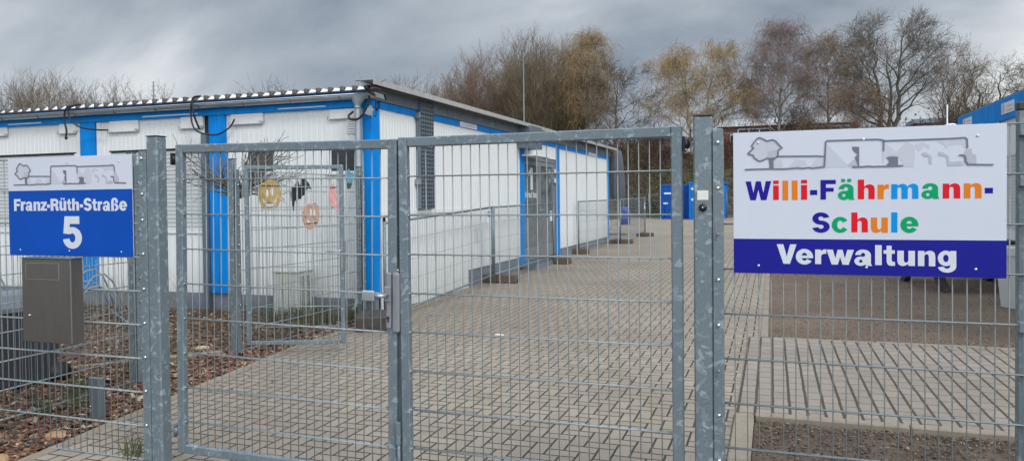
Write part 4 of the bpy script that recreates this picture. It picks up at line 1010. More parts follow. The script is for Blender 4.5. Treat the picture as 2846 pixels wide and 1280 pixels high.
barrier('low mesh barrier beyond the door beside the ribbed wall end',(-4.78,19.1),(-4.45,23.05),.18,1.36)
barrier('farthest low mesh barrier past the building end beside the closed parasol',(-4.45,23.1),(-4.3,26.9),.18,1.36,3.7)
foot('dark foot block on the paving by the blue corner column of the building',-4.56,7.98,.62,.36,R(-62),'foot',.17)
foot('brown foot block where the first two barriers meet',-4.64,12.72,.66,.24,0,'foot_brown',.15)
foot('brown foot block in front of the right side of the entrance',-4.62,16.35,.66,.24,0,'foot_brown',.14)
foot('brown foot block beyond the entrance under the third barrier',-4.82,19.1,.6,.24,0,'foot_brown',.14)
foot('brown foot block at the far corner of the container building',-4.45,23.2,.72,.24,0,'foot_brown',.13)
foot('farthest foot block under the last barrier',-4.3,26.9,.6,.24,0,'foot_brown',.13)

# ------------------------------------------------------------------ parasol, barrel
t=thing('parasol','tall closed grey parasol behind the far end of the container building','parasol',(-5.48,28,gz(28)))
MB().tube([(0,0,0),(0,0,3.0)],.03,10).build('pole',M['lock'],t)
mb=MB(); n=24; prof=[(.20,1.3),(.235,1.6),(.225,2.0),(.19,2.5),(.15,2.9),(.115,3.12),(.03,3.16)]
vs=[]
for r,h in prof:
    for k in range(n):
        rr=r*(1+.22*math.cos(k*2*math.pi/4)) ; a=2*math.pi*k/n; vs.append((rr*math.cos(a),rr*math.sin(a),h+(.04*math.sin(3*a) if h<1.4 else 0)))
mb.add(vs,[(i*n+k,i*n+(k+1)%n,(i+1)*n+(k+1)%n,(i+1)*n+k) for i in range(len(prof)-1) for k in range(n)],0,True); mb.build('canopy',M['parasol'],t)
MB().bbox(-.4,.4,-.4,.4,0,.08,.02).build('base',M['curb'],t)
t=thing('blue_barrel','blue barrel with rounded top standing on the sandy yard behind the last barrier','barrel',(-6.85,36.5,gz(36.5)))
MB().lathe([(.26,0),(.30,.03),(.30,.25),(.315,.27),(.30,.30),(.30,.55),(.315,.57),(.30,.6),(.29,.70),(.22,.82),(.08,.88),(0,.885)],20).build('body',M['barrelblue'],t)
MB().lathe([(.317,.0),(.325,.01),(.325,.04),(.317,.05)],20,c=(0,0,.64)).build('rim',M['blue_dark'],t)
t=thing('wooden_crate','small brown crate on a stand behind the parasol foot','crate',(-6.3,31.5,gz(31.5)))
mb=MB(); mb.bbox(-.28,.28,-.2,.2,.45,.75,.01); 
for k in range(3): mb.bbox(-.285,.285,-.206,-.2005,.47+k*.09,.54+k*.09,.003)
mb.build('box',M['foot_brown'],t)
mb=MB()
for sx in (-.2,.2):
    for sy in (-.15,.15): mb.tube([(sx,sy,0),(sx,sy,.45)],.02,6)
mb.build('stand',M['whitelabel'],t)

# ------------------------------------------------------------------ storage containers
def storage(label,x0,x1,y0,dep,h,m):
    t=thing('storage_container',label,'storage container',((x0+x1)/2,y0,gz(y0)),0,'blue storage containers in the yard'); w=(x1-x0)/2
    MB().box(-w+.04,w-.04,.05,dep-.04,.08,h-.05).build('body',M[m],t)
    # corrugated sides
    mb=MB()
    for s in (-1,1):
        k=0; y=.12
        while y<dep-.15:
            mb.bbox(s*w-.03,s*w+.0,y,y+.1,.16,h-.16,.01) if s>0 else mb.bbox(-w-.0,-w+.03,y,y+.1,.16,h-.16,.01); y+=.2
    mb.build('side_wall',M[m],t)
    mb=MB()
    for sx in (-1,1):
        for yy in (0,dep-.1): mb.bbox(sx*w-.06,sx*w+.06,yy,yy+.1,0,h,.01)
    for zz in (.0,h-.12):
        mb.bbox(-w+.061,w-.061,-.005,.1,zz,zz+.12,.01); mb.bbox(-w+.061,w-.061,dep-.1,dep-.001,zz,zz+.12,.01)
        for sx in (-1,1): mb.bbox(sx*w-.055,sx*w+.055,.101,dep-.101,zz,zz+.12,.01)
    mb.build('frame',M[m],t)
    for a,b in ((-w+.07,-.01),(.01,w-.07)):
        mb=MB(); mb.bbox(a,b,.005,.045,.13,h-.13,.006)
        for k in range(3): zz=.13+(h-.26)*(k+1)/4; mb.bbox(a+.03,b-.03,-.012,.0045,zz-.015,zz+.015,.005)
        d=mb.build('door',M[m],t)
        for xx in ((a+b)/2-.2,(a+b)/2+.2):
            MB().tube([(xx,-.02,.1),(xx,-.02,h-.1)],.014,6).build('locking_bar',M[m],d)
        MB().bbox((a+b)/2-.1,(a+b)/2+.1,-.05,-.035,.9,.93,.004).build('door_handle',M['lock'],d)
    return t
s1=storage('dark blue storage container with white label strips in the yard',-6.08,-4.42,43.6,5,1.96,'blue_dark')
mb=MB(); mb.box(-.62,.25,-.032,-.026,1.42,1.52); mb.box(-.65,-.4,-.032,-.026,.85,.95); mb.build('label_strip',M['whitelabel'],s1)
s2=storage('lighter blue storage container beside the dark blue one in the yard',-4.36,-2.62,43.0,4.5,2.1,'blue_mid')
mb=MB(); 
for z in (1.65,1.05): mb.box(-.80,-.68,-.04,-.03,z,z+.12); mb.box(.45,.57,-.04,-.03,z,z+.12)
mb.build('label_strip',M['whitelabel'],s2)

# ------------------------------------------------------------------ far mesh fence
t=thing('far_fence','low grey wire fence at the foot of the overgrown embankment','fence',(-16,45.2,gz(45)))
mb=MB(); 
for i in range(0,380): mb.tube([(i*.1,0,.05),(i*.1,0,1.45)],.004,3,cap=False)
for k in range(8): mb.tube([(0,0,.1+k*.19),(38,0,.1+k*.19)],.006,3,cap=False)
mb.build('wire_mesh',M['mesh_far'],t)
for i in range(26): MB().tube([(i*1.5,-.05,0),(i*1.5,-.05,1.5)],.028,6).build('post',M['zinc'],t)

# ------------------------------------------------------------------ right container building
RB=thing('container_office','second container building with blue roof beam rising at the right edge','building',(3.62,17.85,0))
def RW(mb,name,m,par=None):
    o=mb.build(name,m,par or RB); o.data.transform(Matrix.Translation((-3.62,-17.85,0))); o.data.update(); return o
X0=3.62; zg=.0
mb=MB(); mb.box(X0+.06,X0+6,8.3,17.8,.2,3.0); RW(mb,'inner_shell',M['darkgap'])
ys=[17.85,15.42,12.99,10.56,8.2]
for i,(a,b) in enumerate(zip(ys[:-1],ys[1:])):
    mb=MB(); mb.bbox(X0,X0+.1,b+.004,a-.004,2.74,3.10,.006); bm_=RW(mb,'roof_beam',M['blue'])
    mb=MB(); mb.bbox(X0-.01,X0+.08,a-.16,a-.006,.15,2.738,.006); RW(mb,'column',M['blue'])
    mb=MB(); mb.bbox(X0-.01,X0+.08,b+.006,b+.16,.15,2.738,.006); RW(mb,'column',M['blue'])
    mb=MB(); corr(mb,b+.16,a-.16,2.15,2.74,X0+.04,axis='Y',sgn=-1); corr(mb,b+.16,a-.16,.2,.95,X0+.04,axis='Y',sgn=-1); RW(mb,'wall_panel',M['white'])
    mb=MB(); z=.95
    while z<2.14: mb.bbox(X0+.05,X0+.06,b+.16,a-.16,z,z+.054,.003); z+=.056
    RW(mb,'roller_shutter',M['shutter'])
    mb=MB(); ym=a-.75 if i==0 else a-1.0; mb.box(X0-.006,X0-.0005,ym-.55,ym+.15,2.84,3.02,0)
    for k in range(2): mb.box(X0-.008,X0-.0065,ym-.48,ym-.15,2.87+k*.07,2.89+k*.07,1)
    mb.box(X0-.008,X0-.0065,ym-.02,ym+.1,2.86,3.0,2)
    RW(mb,'owner_plate',[M['whitelabel'],M['e_mid'],M['e_mid']])
    mb=MB(); mb.bbox(X0-.014,X0+.0,a-.7,a-.165,2.3,2.73,.003); RW(mb,'cable_cover',M['white_trim'])
mb=MB(); mb.bbox(X0,X0+6.05,17.752,17.85,2.74,3.1,.004); RW(mb,'end_beam',M['blue'])
mb=MB(); mb.box(X0+.05,X0+6,8.3,17.8,3.11,3.14); RW(mb,'roof',M['zinc'])
mb=MB(); mb.box(X0+.02,X0+.1,8.3,17.8,-.05,.2); RW(mb,'plinth',M['plinth'])
mb=MB(); mb.bbox(X0-.35,X0-.05,17.9,18.2,2.75,2.9,.02); mb.tube([(X0-.1,17.95,2.82),(X0-.5,18.3,2.98)],.03,8); mb.tube([(X0-.2,17.95,2.82),(X0-.35,18.2,3.0)],.03,8); RW(mb,'floodlight',M['black'])
MBt=MB(); MBt.tube([(X0-.12,18.1,.0),(X0-.12,18.1,3.42)],.014,8); RW(MBt,'aerial_pole',M['whitelabel'])
mb=MB(); mb.lathe([(.12,-.1),(.14,0),(.13,.06),(.06,.09)],14,c=(X0-.05,18.1,2.93)); RW(mb,'tank',M['white_trim'])

# ------------------------------------------------------------------ pale octagonal tub, picnic table
t=thing('plastic_tub','pale grey faceted tub with rim standing before the right container wall','tub',(3.22,11.65,gz(11.6)))
MB().lathe([(.33,0),(.40,.70)],8,smooth=False).build('body',M['planter'],t); MB().lathe([(.42,.7005),(.42,.80),(.36,.80),(.36,.78)],8,smooth=False).build('rim',M['planter'],t)
t=thing('picnic_table','dark wooden picnic table with curved legs half hidden by the white sign','table',(3.0,14.0,gz(14)),R(14))
mb=MB()
for k in range(5): mb.bbox(-.95,.95,-.36+k*.146,-.36+k*.146+.135,.70,.74,.006)
mb.build('table_top',M['tablewood'],t)
for s in (-1,1):
    mb=MB(); 
    for k in range(2): mb.bbox(-.95,.95,s*.72-.14+k*.145,s*.72-.14+k*.145+.135,.42,.455,.006)
    mb.build('seat',M['tablewood'],t)
for sx in (-.68,.68):
    for s in (-1,1):
        pts=[];
        for k in range(9):
            u=k/8; pts.append((s*(.10+.66*u**1.5),.69*(1-u)**.8 if u<1 else 0))
        mb=MB(); out=[(a+s*.05,b) for a,b in pts]; inn=[(a-s*.10,max(0,b-.03)) for a,b in pts]
        for i in range(8): mb.prism([out[i],out[i+1],inn[i+1],inn[i]],sx-.05,sx+.05,0,'X')
        mb.build('leg',M['tablewood'],t)
    mb=MB(); mb.bbox(sx-.045,sx+.045,-.7,.7,.37,.418,.004); mb.build('cross_beam',M['tablewood'],t)

# ------------------------------------------------------------------ apartment block
AP=thing('apartment_block','long red brick apartment block with white balconies behind the birches','building',(0,88,4.3))
mb=MB(); mb.box(-5.7,8.6,0,12,0,5.05,0); AP_w=mb.build('wall',M['brick'],AP)
mb=MB(); mb.bbox(-5.9,8.7,-.5,12.2,5.0,5.75,.03,0); mb.build('roof_band',M['whitelabel'],AP)
for x0,x1 in ((-3.6,-.2),(2.6,5.0),(6.0,7.8)):
    for z0 in (3.2,.7):
        mb=MB(); mb.box(x0,x1,-.25,-.01,z0-.6,z0-.02); mb.build('balcony',M['whitelabel'],AP)
        mb=MB(); n=max(2,int((x1-x0)/.9)); w=(x1-x0)/n
        for i in range(n+1): mb.box(x0+i*w-.05,x0+i*w+.05,-.12,-.01,z0,z0+1.5)
        mb.box(x0,x1,-.12,-.01,z0+1.45,z0+1.55)
        wf=mb.build('window',M['whitelabel'],AP)
        mb=MB(); mb.box(x0,x1,-.06,-.02,z0,z0+1.5); mb.build('pane',M['glass'],wf)
for z0 in (3.3,1.6,0.1):
    mb=MB(); mb.bbox(-4.5,-3.75,-.1,-.01,z0,z0+.85,.02); wf=mb.build('window',M['whitelabel'],AP); mb=MB(); mb.box(-4.42,-3.83,-.13,-.105,z0+.08,z0+.77); mb.build('pane',M['glass'],wf)
A2=thing('white_house','low white flat-roofed house glimpsed between the trees left of the right post','building',(-9.5,84,4.3))
mb=MB(); mb.box(-4,3.2,0,8,0,3.4); mb.build('wall',M['whitelabel'],A2); mb=MB(); mb.bbox(-4.3,3.5,-.3,8.3,3.4,3.75,.03); mb.build('roof',M['zinc'],A2)
for x0 in (-3.2,-1.0,1.2):
    mb=MB(); mb.bbox(x0,x0+1.3,-.08,-.01,1.1,2.5,.02); wf=mb.build('window',M['zinc'],A2); mb=MB(); mb.box(x0+.1,x0+1.2,-.11,-.085,1.2,2.4); mb.build('pane',M['glass'],wf)
A3=thing('brown_house','dark brown building with pale ledge seen above the sign among the trees','building',(24,112,4.3))
mb=MB(); mb.box(-6,3,0,6,0,6.6); mb.build('wall',M['brick'],A3); mb=MB(); mb.bbox(-6.3,3.3,-.3,6.3,6.6,7.2,.03); mb.build('roof',M['zinc'],A3)
for x0 in (-5,-2.6,-.2):
    mb=MB(); mb.bbox(x0,x0+1.6,-.08,-.01,4.2,5.7,.02); wf=mb.build('window',M['whitelabel'],A3); mb=MB(); mb.box(x0+.1,x0+1.5,-.11,-.085,4.3,5.6); mb.build('pane',M['glass'],wf)
# masts
t=thing('mast','thin grey lamp mast rising in front of the brown trees','mast',(-14.72,45,0)); MB().tube([(0,0,0),(0,0,5),(0,0,10.7)],[.05,.045,.03],8).build('pole',M['zinc'],t); MB().bbox(-.1,.1,-.1,.1,-.05,.25,.01).build('base',M['zinc'],t)
t=thing('antenna_mast','thin antenna mast with short bars above the left end of the roof','mast',(-44.1,45,0)); MB().tube([(0,0,0),(0,0,10.65)],[.08,.05],8).build('pole',M['wire_dark'],t)
mb=MB()
for z in (9.6,10.0,10.3): mb.tube([(-.2,0,z),(.2,0,z)],.02,6)
mb.build('antenna_bar',M['wire_dark'],t)

# ================================================================== TREES
def rotv(v,axis,a):
    return Matrix.Rotation(a,3,axis)@v
def grow(rng,H,Wd,kind,t0=.25,nl=16,dens=1.,stems=1,base_r=.14):
    """returns trunk, crown and hanging twig segments of a bare tree inside an envelope Wd wide"""
    T=[];C=[];G=[]; RW_=Wd/2
    def perp(d):
        a=Vector((rng.gauss(0,1),rng.gauss(0,1),rng.gauss(0,1))); p=a-d*a.dot(d)
        return p.normalized() if p.length>1e-4 else Vector((1,0,0))
    prof={'fan':lambda t:(.35+.65*min(1,t/.55)) if t<.7 else max(.12,math.sqrt(max(0,1-((t-.7)/.34)**2))),
          'oval':lambda t:math.sqrt(max(.02,1-((t-.58)/.47)**2)),
          'birch':lambda t:(.6+.4*min(1,t/.45)) if t<.45 else max(.10,1-((t-.45)/.62)**1.6),
          'dome':lambda t:(.8+.2*min(1,t/.5)) if t<.6 else max(.2,math.sqrt(max(0,1-((t-.6)/.44)**2)))}[kind]
    def twig(p,d,L,r,lev):
        n=3 if lev<4 else 2; st=L/n; q=p.copy()
        up={'fan':.16,'oval':.06,'birch':.02,'dome':.03}[kind]
        for i in range(n):
            d=(d+perp(d)*rng.gauss(0,.2)+Vector((0,0,up))).normalized(); e=q+d*st; r2=r*.75
            C.append((*q,*e,r,r2)); q=e; r=r2
            if lev<4:
                k=1.55*dens if lev==2 else 1.5*dens
                kk=int(k)+(rng.random()<k-int(k))
                for _ in range(kk):
                    a=R(rng.uniform(20,42) if kind=='fan' else rng.uniform(28,58)); cd=(d*math.cos(a)+perp(d)*math.sin(a)).normalized()
                    twig(q.copy(),cd,(L*rng.uniform(.5,.75) if lev==2 else rng.uniform(.35,.75)*(H/11)),max(.0085,r*.62),lev+1)
            elif kind in('birch','dome') and rng.random()<.34*dens:
                g=q.copy(); gd=(d*.6+Vector((rng.gauss(0,.25),rng.gauss(0,.25),-.2))).normalized(); Lg=rng.uniform(.3,1.15)*H/10
                for m_ in range(4):
                    gd=(gd+Vector((0,0,-.55))).normalized(); e2=g+gd*Lg/4; G.append((*g,*e2,.0095,.007)); g=e2
    def limb(p0,tgt,r0,d0,nseg=8):
        dist=(tgt-p0).length; c=p0+d0*dist*.5; P=[]
        for k in range(nseg+1):
            t=k/nseg; q=p0*(1-t)**2+c*2*t*(1-t)+tgt*t*t
            if 0<k: q=q+Vector((rng.gauss(0,.02),rng.gauss(0,.02),rng.gauss(0,.012)))*dist
            P.append(q)
        for k in range(nseg):
            ra=r0*(1-.8*k/nseg); rb=r0*(1-.8*(k+1)/nseg); T.append((*P[k],*P[k+1],max(.014,ra),max(.012,rb)))
            if k>=1:
                d=(P[k+1]-P[k]).normalized()
                for _ in range(2 if rng.random()<.6*dens else 1):
                    a=R(rng.uniform(18,38) if kind=='fan' else rng.uniform(30,60)); cd=(d*math.cos(a)+perp(d)*math.sin(a)).normalized()
                    twig(P[k+1].copy(),cd,max(.9,dist*.36*(1.1-.6*k/nseg)),max(.013,rb*.5),2)
        twig(P[-1],(P[-1]-P[-2]).normalized(),max(.8,dist*.22),.014,2)
    phase=rng.uniform(0,6.28)
    if kind=='fan':
        for i in range(nl):
            a=phase+i*2.4; t=rng.uniform(.5,1.)**.7; rr=RW_*prof(t)*math.sqrt(rng.uniform(.02,1))*.86
            tgt=Vector((rr*math.cos(a),rr*math.sin(a)*.8,H*t*.93)); b=Vector((math.cos(a)*.25,math.sin(a)*.25,-.2))
            limb(b,tgt,base_r*rng.uniform(.45,.8),Vector((math.cos(a)*.22*rr/RW_*2,math.sin(a)*.2,1)).normalized(),9)
    else:
        for sidx in range(stems):
            a0=phase+2*math.pi*sidx/stems; off=(0 if stems==1 else .10*Wd)
            top=Vector((off*1.3*math.cos(a0),off*1.3*math.sin(a0),H*(.95 if sidx==0 else rng.uniform(.78,.93)))); b=Vector((off*.35*math.cos(a0),off*.35*math.sin(a0),-.3))
            P=[];n=12
            for k in range(n+1):
                t=k/n; q=b.lerp(top,t); 
                if 0<k<n: q+=Vector((rng.gauss(0,.012),rng.gauss(0,.012),0))*H
                P.append(q)
            for k in range(n): T.append((*P[k],*P[k+1],base_r*(1-.85*k/n),base_r*(1-.85*(k+1)/n)))
            m=max(4,nl//stems)
            for i in range(m):
                t=t0+(1-t0)*((i+rng.random())/m)*.95; f=t*n; k=min(n-1,int(f)); p=P[k].lerp(P[k+1],f-k)
                a=(a0+rng.uniform(-1.6,1.6)) if stems>1 else phase+i*2.4
                te=min(.97,t+rng.uniform(.10,.26)*(1.2 if kind=='oval' else 1)*(1-t*.5)); rr=RW_*prof(te)*rng.uniform(.72,.97)
                tgt=Vector((rr*math.cos(a),rr*math.sin(a),H*te))
                limb(p,tgt,max(.02,base_r*(1-.8*t)*.5),Vector((math.cos(a)*.75,math.sin(a)*.75,.75)).normalized(),7)
    return [np.array(q) if len(q) else None for q in (T,C,G)]
def twigmat(name,c1,c2):
    m,nt,b=mat(name); v=coords(nt); f=noise(nt,v,.8,4,.7); r=ramp(nt,[(.35,c1),(.62,c2)]); L(nt,f,r.inputs[0]); L(nt,r.outputs[0],b.inputs['Base Color']); b.inputs['Roughness'].default_value=.85; return m
BARK=twigmat('bark_brown',(.08,.066,.048),(.17,.145,.105)); BARK_B=twigmat('bark_birch',(.16,.15,.13),(.42,.41,.38)); BARK_G=twigmat('bark_greenish',(.08,.085,.055),(.15,.14,.10))
TW={'brown':twigmat('twigs_brown',(.14,.105,.068),(.25,.19,.115)),'red':twigmat('twigs_reddish',(.17,.11,.08),(.29,.195,.13)),'gold':twigmat('twigs_golden',(.26,.175,.075),(.45,.30,.115)),
    'goldbrown':twigmat('twigs_gold_brown',(.20,.148,.085),(.35,.25,.13)),'birch':twigmat('twigs_birch',(0.182,0.126,0.112),(0.280,0.210,0.175)),'grey':twigmat('twigs_grey',(.11,.096,.08),(.19,.165,.135)),
    'green':twigmat('twigs_green',(0.112,0.105,0.063),(0.224,0.224,0.105)),'dark':twigmat('twigs_dark',(.075,.062,.045),(.14,.11,.08))}
def tree(name,label,x,y,z,top,kind,width,col,bark=BARK,seed=1,stems=1,dens=1.,base_r=.15,t0=.25,nl=16,hang=None,group='bare trees behind the yard'):
    rng=random.Random(seed); T,C,G=grow(rng,top-z,width,kind,t0,nl,dens,stems,base_r)
    f=(top-z)/np.percentile(C[:,5],99.7)
    for S in (T,C,G):
        if S is not None: S[:,2]*=f; S[:,5]*=f
    t=thing(name,label,'tree',(x,y,z),0,group)
    segs_mesh('trunk',T,bark,5,t); segs_mesh('crown',C,TW[col],3,t)
    if G is not None and hang: segs_mesh('hanging_twigs',G,TW[hang],3,t)
    print(label[:30],len(T),len(C),0 if G is None else len(G)); return t
tree('alder_tree','bushy brown bare tree leftmost of the brown group above the roof',-26.2,60,4.3,12.6,'fan',5.8,'brown',seed=11,nl=20,dens=1.12,base_r=.10)
tree('alder_tree','broad reddish bare tree between roof edge and the thin mast',-22.9,60,4.3,14.2,'fan',6.8,'red',seed=12,nl=26,dens=1.15,base_r=.13)
tree('alder_tree','tall brown bare tree right behind the thin grey mast',-18.9,59,4.3,15.3,'fan',6.0,'brown',seed=13,nl=26,dens=1.15,base_r=.17)
tree('alder_tree','brown bare tree with dense twigs right of the thin mast',-16.0,61,4.3,14.9,'fan',5.6,'goldbrown',seed=14,nl=24,dens=1.15,base_r=.15)
tree('birch_tree','tall golden weeping birch at the right of the brown group',-13.7,59,4.3,15.0,'birch',3.9,'goldbrown',BARK_B,seed=15,nl=17,t0=.2,hang='gold',dens=.92)
tree('alder_tree','dark small-coned tree at the right edge of the brown group',-11.5,58,4.3,12.4,'oval',6.0,'dark',seed=16,nl=15,t0=.15,base_r=.14)
tree('birch_tree','wide golden brown weeping birch left of the right gate post',-5.5,60,4.3,13.4,'dome',8.4,'goldbrown',BARK_B,seed=17,stems=2,nl=24,t0=.2,base_r=.16,hang='gold',dens=1.1)
tree('birch_tree','tall pinkish weeping birch with pale trunk above the sign',.6,60,4.3,14.7,'birch',6.2,'birch',BARK_B,seed=18,nl=20,t0=.15,hang='birch',base_r=.16)
tree('birch_tree','smaller weeping birch beside the tall pinkish one',3.9,60,4.3,13.6,'birch',4.8,'birch',BARK_B,seed=19,nl=16,t0=.15,hang='goldbrown')
tree('bare_tree','tallest bare grey tree with several upright trunks above the sign',7.9,60,4.3,14.5,'oval',8.6,'grey',BARK_G,seed=20,stems=3,nl=33,t0=.22,base_r=.21,dens=1.12)
tree('bare_tree','thin bare reddish tree right of the tallest grey tree',12.0,60,4.3,12.2,'fan',4.4,'red',seed=21,nl=11,base_r=.10,dens=.85)
tree('bare_tree','greenish budding bare tree behind the right container roof',14.1,60,4.3,10.9,'oval',5.4,'green',BARK_G,seed=22,stems=2,nl=16,t0=.15)
tree('bare_tree','bare tree cut off at the right edge of the view',17.2,58,4.3,11.8,'oval',5,'grey',seed=23,stems=2,nl=14)
tree('bare_tree','low twisted reddish tree in the gap left of the tallest grey tree',5.6,57,4.3,9.4,'oval',4.2,'red',seed=24,nl=12,t0=.1,base_r=.09)
G2='bare trees above the left roof'
for i,(x,tp,w,lab,sd,cl) in enumerate([(-58.5,11.5,6,'bare tree at the far left edge above the roof',31,'grey'),(-54.8,11.9,6.4,'tallest bare tree above the left part of the roof',32,'brown'),(-51.0,10.9,5.5,'loose bare tree right of the tallest left one',33,'grey'),(-46.0,10.7,5.8,'rounded bare tree beside the antenna mast',34,'grey'),(-33.2,9.9,3.8,'small bare tree peeking over the middle of the roof',35,'dark'),(-26.2,9.4,3.2,'low bare tree left of the roof corner',38,'grey'),(-23.9,9.7,3.4,'bare tree just behind the roof corner',36,'grey'),(-21.7,9.8,2.6,'slender bare tree right of the roof corner',37,'birch')]):
    tree('bare_tree',lab,x,45,0,tp,'fan',w,cl,seed=sd,nl=20 if w>4 else 13,dens=1.1 if sd!=37 else .7,base_r=.10,group=G2)

# small pruned tree behind the side gate post
rng=random.Random(5); T=[];C=[]
T.append((0,0,-.1,.01,0,.9,.045,.038)); T.append((.01,0,.9,0,0,1.62,.038,.042))
for i in range(36):
    a=rng.uniform(0,2*math.pi); el=rng.uniform(.0,.8); L_=rng.uniform(.5,.82); d=Vector((math.cos(a)*math.cos(el),math.sin(a)*math.cos(el),math.sin(el)))
    q=Vector((0,0,1.6+rng.uniform(-.05,.06))); rr=.013; n=6
    for k in range(n):
        d=(d+Vector((rng.gauss(0,.12),rng.gauss(0,.12),rng.gauss(0.02,.08)))).normalized(); e=q+d*L_/n; C.append((*q,*e,rr,rr*.8)); rr*=.8; q=e
        if k>=1:
            for _ in range(2):
                cd=(d+Vector((rng.gauss(0,.55),rng.gauss(0,.55),rng.gauss(0,.45)))).normalized(); p=q.copy(); r3=rr*.7
                for j in range(3): e2=p+cd*rng.uniform(.05,.1); C.append((*p,*e2,max(.0025,r3),max(.0018,r3*.7))); p=e2; r3*=.7; cd=(cd+Vector((rng.gauss(0,.25),rng.gauss(0,.25),rng.gauss(.05,.2)))).normalized()
t=thing('pruned_tree','small bare pruned tree with spreading twigs before the blue column','tree',(-5.92,7.25,0)); segs_mesh('trunk',np.array(T),BARK,8,t); Cn=np.array(C); Cn[:,6:]*=1.35; segs_mesh('crown',Cn,TW['grey'],5,t)

# ------------------------------------------------------------------ undergrowth on the embankment
rg=np.random.default_rng(3)
def brush(name,label,n,xr,yr,hz,cols,leafn,leafcols,lsize=.09):
    k=n; x=rg.uniform(*xr,k); y=rg.uniform(*yr,k); z=np.array([bank_z(v) for v in y])-.05
    S=[];CL=[]
    dirs=np.stack([rg.normal(0,.55,k),rg.normal(0,.45,k),rg.uniform(.3,1,k)],1); dirs/=np.linalg.norm(dirs,axis=1)[:,None]
    L_=rg.uniform(.5,1,k)*hz*(.55+.45*np.sin(x*.8)*np.sin(x*.31+1)); p=np.stack([x,y,z],1); ci=rg.integers(0,len(cols),k); cc=np.array(cols)[ci]*rg.uniform(.7,1.25,k)[:,None]
    for s in range(3):
        e=p+dirs*(L_/3)[:,None]; r0=.022-.005*s; S.append(np.concatenate([p,e,np.full((k,1),r0),np.full((k,1),r0-.005)],1)); CL.append(cc)
        for _ in range(2):
            d2=dirs+rg.normal(0,.6,(k,3)); d2/=np.linalg.norm(d2,axis=1)[:,None]; S.append(np.concatenate([e,e+d2*(L_*.3)[:,None],np.full((k,1),.012),np.full((k,1),.007)],1)); CL.append(cc)
        p=e; dirs=dirs+rg.normal(0,.3,(k,3)); dirs/=np.linalg.norm(dirs,axis=1)[:,None]
    S=np.concatenate(S); CL=np.concatenate(CL)
    o=segs_mesh(name,S,M['leafy'],3,None,CL); tag(o,label,'undergrowth',kind='stuff')
    # leaves
    if leafn:
        x=rg.uniform(*xr,leafn); y=rg.uniform(*yr,leafn); z=np.array([bank_z(v) for v in y])+rg.uniform(0,1,leafn)**1.5*hz*.75
        P=np.stack([x,y,z],1); c=np.array(leafcols)[rg.integers(0,len(leafcols),leafn)]*rg.uniform(.6,1.3,leafn)[:,None]
        keep=(np.sin(x*.7)+np.sin(x*1.9+y)+rg.normal(0,.9,leafn))>-.4
        o=chips_mesh(name+'_leaves',P[keep],rg.uniform(.5,1.2,keep.sum())*lsize,c[keep],M['leafy'],1.2,rg,(1.3,1.,.15)); tag(o,label+' with leaves','foliage',kind='stuff')
brush('bramble_thicket','brown bramble thicket over the lower embankment behind the blue containers',3600,(-17,20),(46.5,55),1.5,[(.10,.06,.04),(.14,.09,.06),(.08,.055,.04)],16000,[(.07,.09,.025),(.10,.11,.035),(.12,.075,.04),(.055,.065,.02)])
brush('scrub','dense brown scrub along the top of the embankment beneath the trees',7500,(-28,24),(56,66),3.5,[(.09,.055,.04),(.13,.08,.05),(.11,.05,.035)],5000,[(.11,.065,.035),(.08,.075,.03),(.17,.12,.04)])
brush('hedge_scrub','tall dark brown scrub behind the sign beneath the tallest grey tree',2600,(5.5,21),(55,60),4.4,[(.09,.055,.04),(.12,.07,.05),(.08,.06,.04)],2500,[(.10,.06,.035),(.07,.07,.03)])
brush('forsythia_scrub','yellow green early budding scrub beneath the golden birch',700,(-18.5,-9.5),(55.5,60),2.4,[(.16,.15,.05),(.12,.11,.05)],5000,[(.25,.23,.05),(.18,.18,.05)],.07)

# ------------------------------------------------------------------ ground litter
def xleft(y): # paving left edge
    pts=[(-3,-3.9),(1.5,-4.0),(3.4,-4.2),(4.4,-4.36),(5.35,-4.5),(6.75,-4.7),(8.7,-4.74)]
    for (a,b),(c,d) in zip(pts[:-1],pts[1:]):
        if y<=c: return b+(d-b)*(y-a)/(c-a)
    return -4.74
n=17000; y=rg.uniform(2.6,8.6,n); x=np.array([xleft(v) for v in y])-.09-rg.uniform(0,1,n)**1.5*6.0
cols=np.array([(.17,.075,.045),(.12,.055,.035),(.22,.12,.07),(.075,.045,.03),(.28,.18,.11),(.33,.26,.18),(.05,.035,.025)])
c=cols[rg.choice(7,n,p=[.24,.18,.19,.12,.13,.08,.06])]*rg.uniform(.9,1.5,n)[:,None]
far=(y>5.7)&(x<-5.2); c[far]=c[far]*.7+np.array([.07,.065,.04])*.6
sz=rg.uniform(.5,1.3,n)*.021
o=chips_mesh('wood_chips',np.stack([x,y,rg.uniform(0,.022,n)],1),sz,c,M['chips'],.35,rg,(2.3,1.1,.3)); tag(o,'reddish brown wood chips and leaves covering the left bed','wood chips',kind='stuff')
n=9000; y=5.37-rg.uniform(0,1,n)**1.3*2.5; x=rg.uniform(-.10,3.4,n)
c=np.array([(.11,.08,.058),(.18,.135,.10),(.30,.22,.15),(.07,.05,.036)])[rg.choice(4,n,p=[.42,.3,.10,.18])]*rg.uniform(.7,1.2,n)[:,None]
o=chips_mesh('bark_litter',np.stack([x,y,rg.uniform(-.008,.008,n)],1),rg.uniform(.4,1.2,n)*.009,c,M['chips'],.4,rg,(1.9,1.1,.5)); tag(o,'dark bark litter and grit in the strip under the right fence','bark litter',kind='stuff')
n=14000; y=8.65+rg.uniform(0,1,n)**1.6*14; x=rg.uniform(0,6,n); zz=np.array([gz(v) for v in y])
c=np.array([(.15,.115,.085),(.20,.165,.13),(.28,.245,.21),(.09,.068,.05)])[rg.choice(4,n,p=[.36,.28,.14,.22])]*rg.uniform(.8,1.2,n)[:,None]
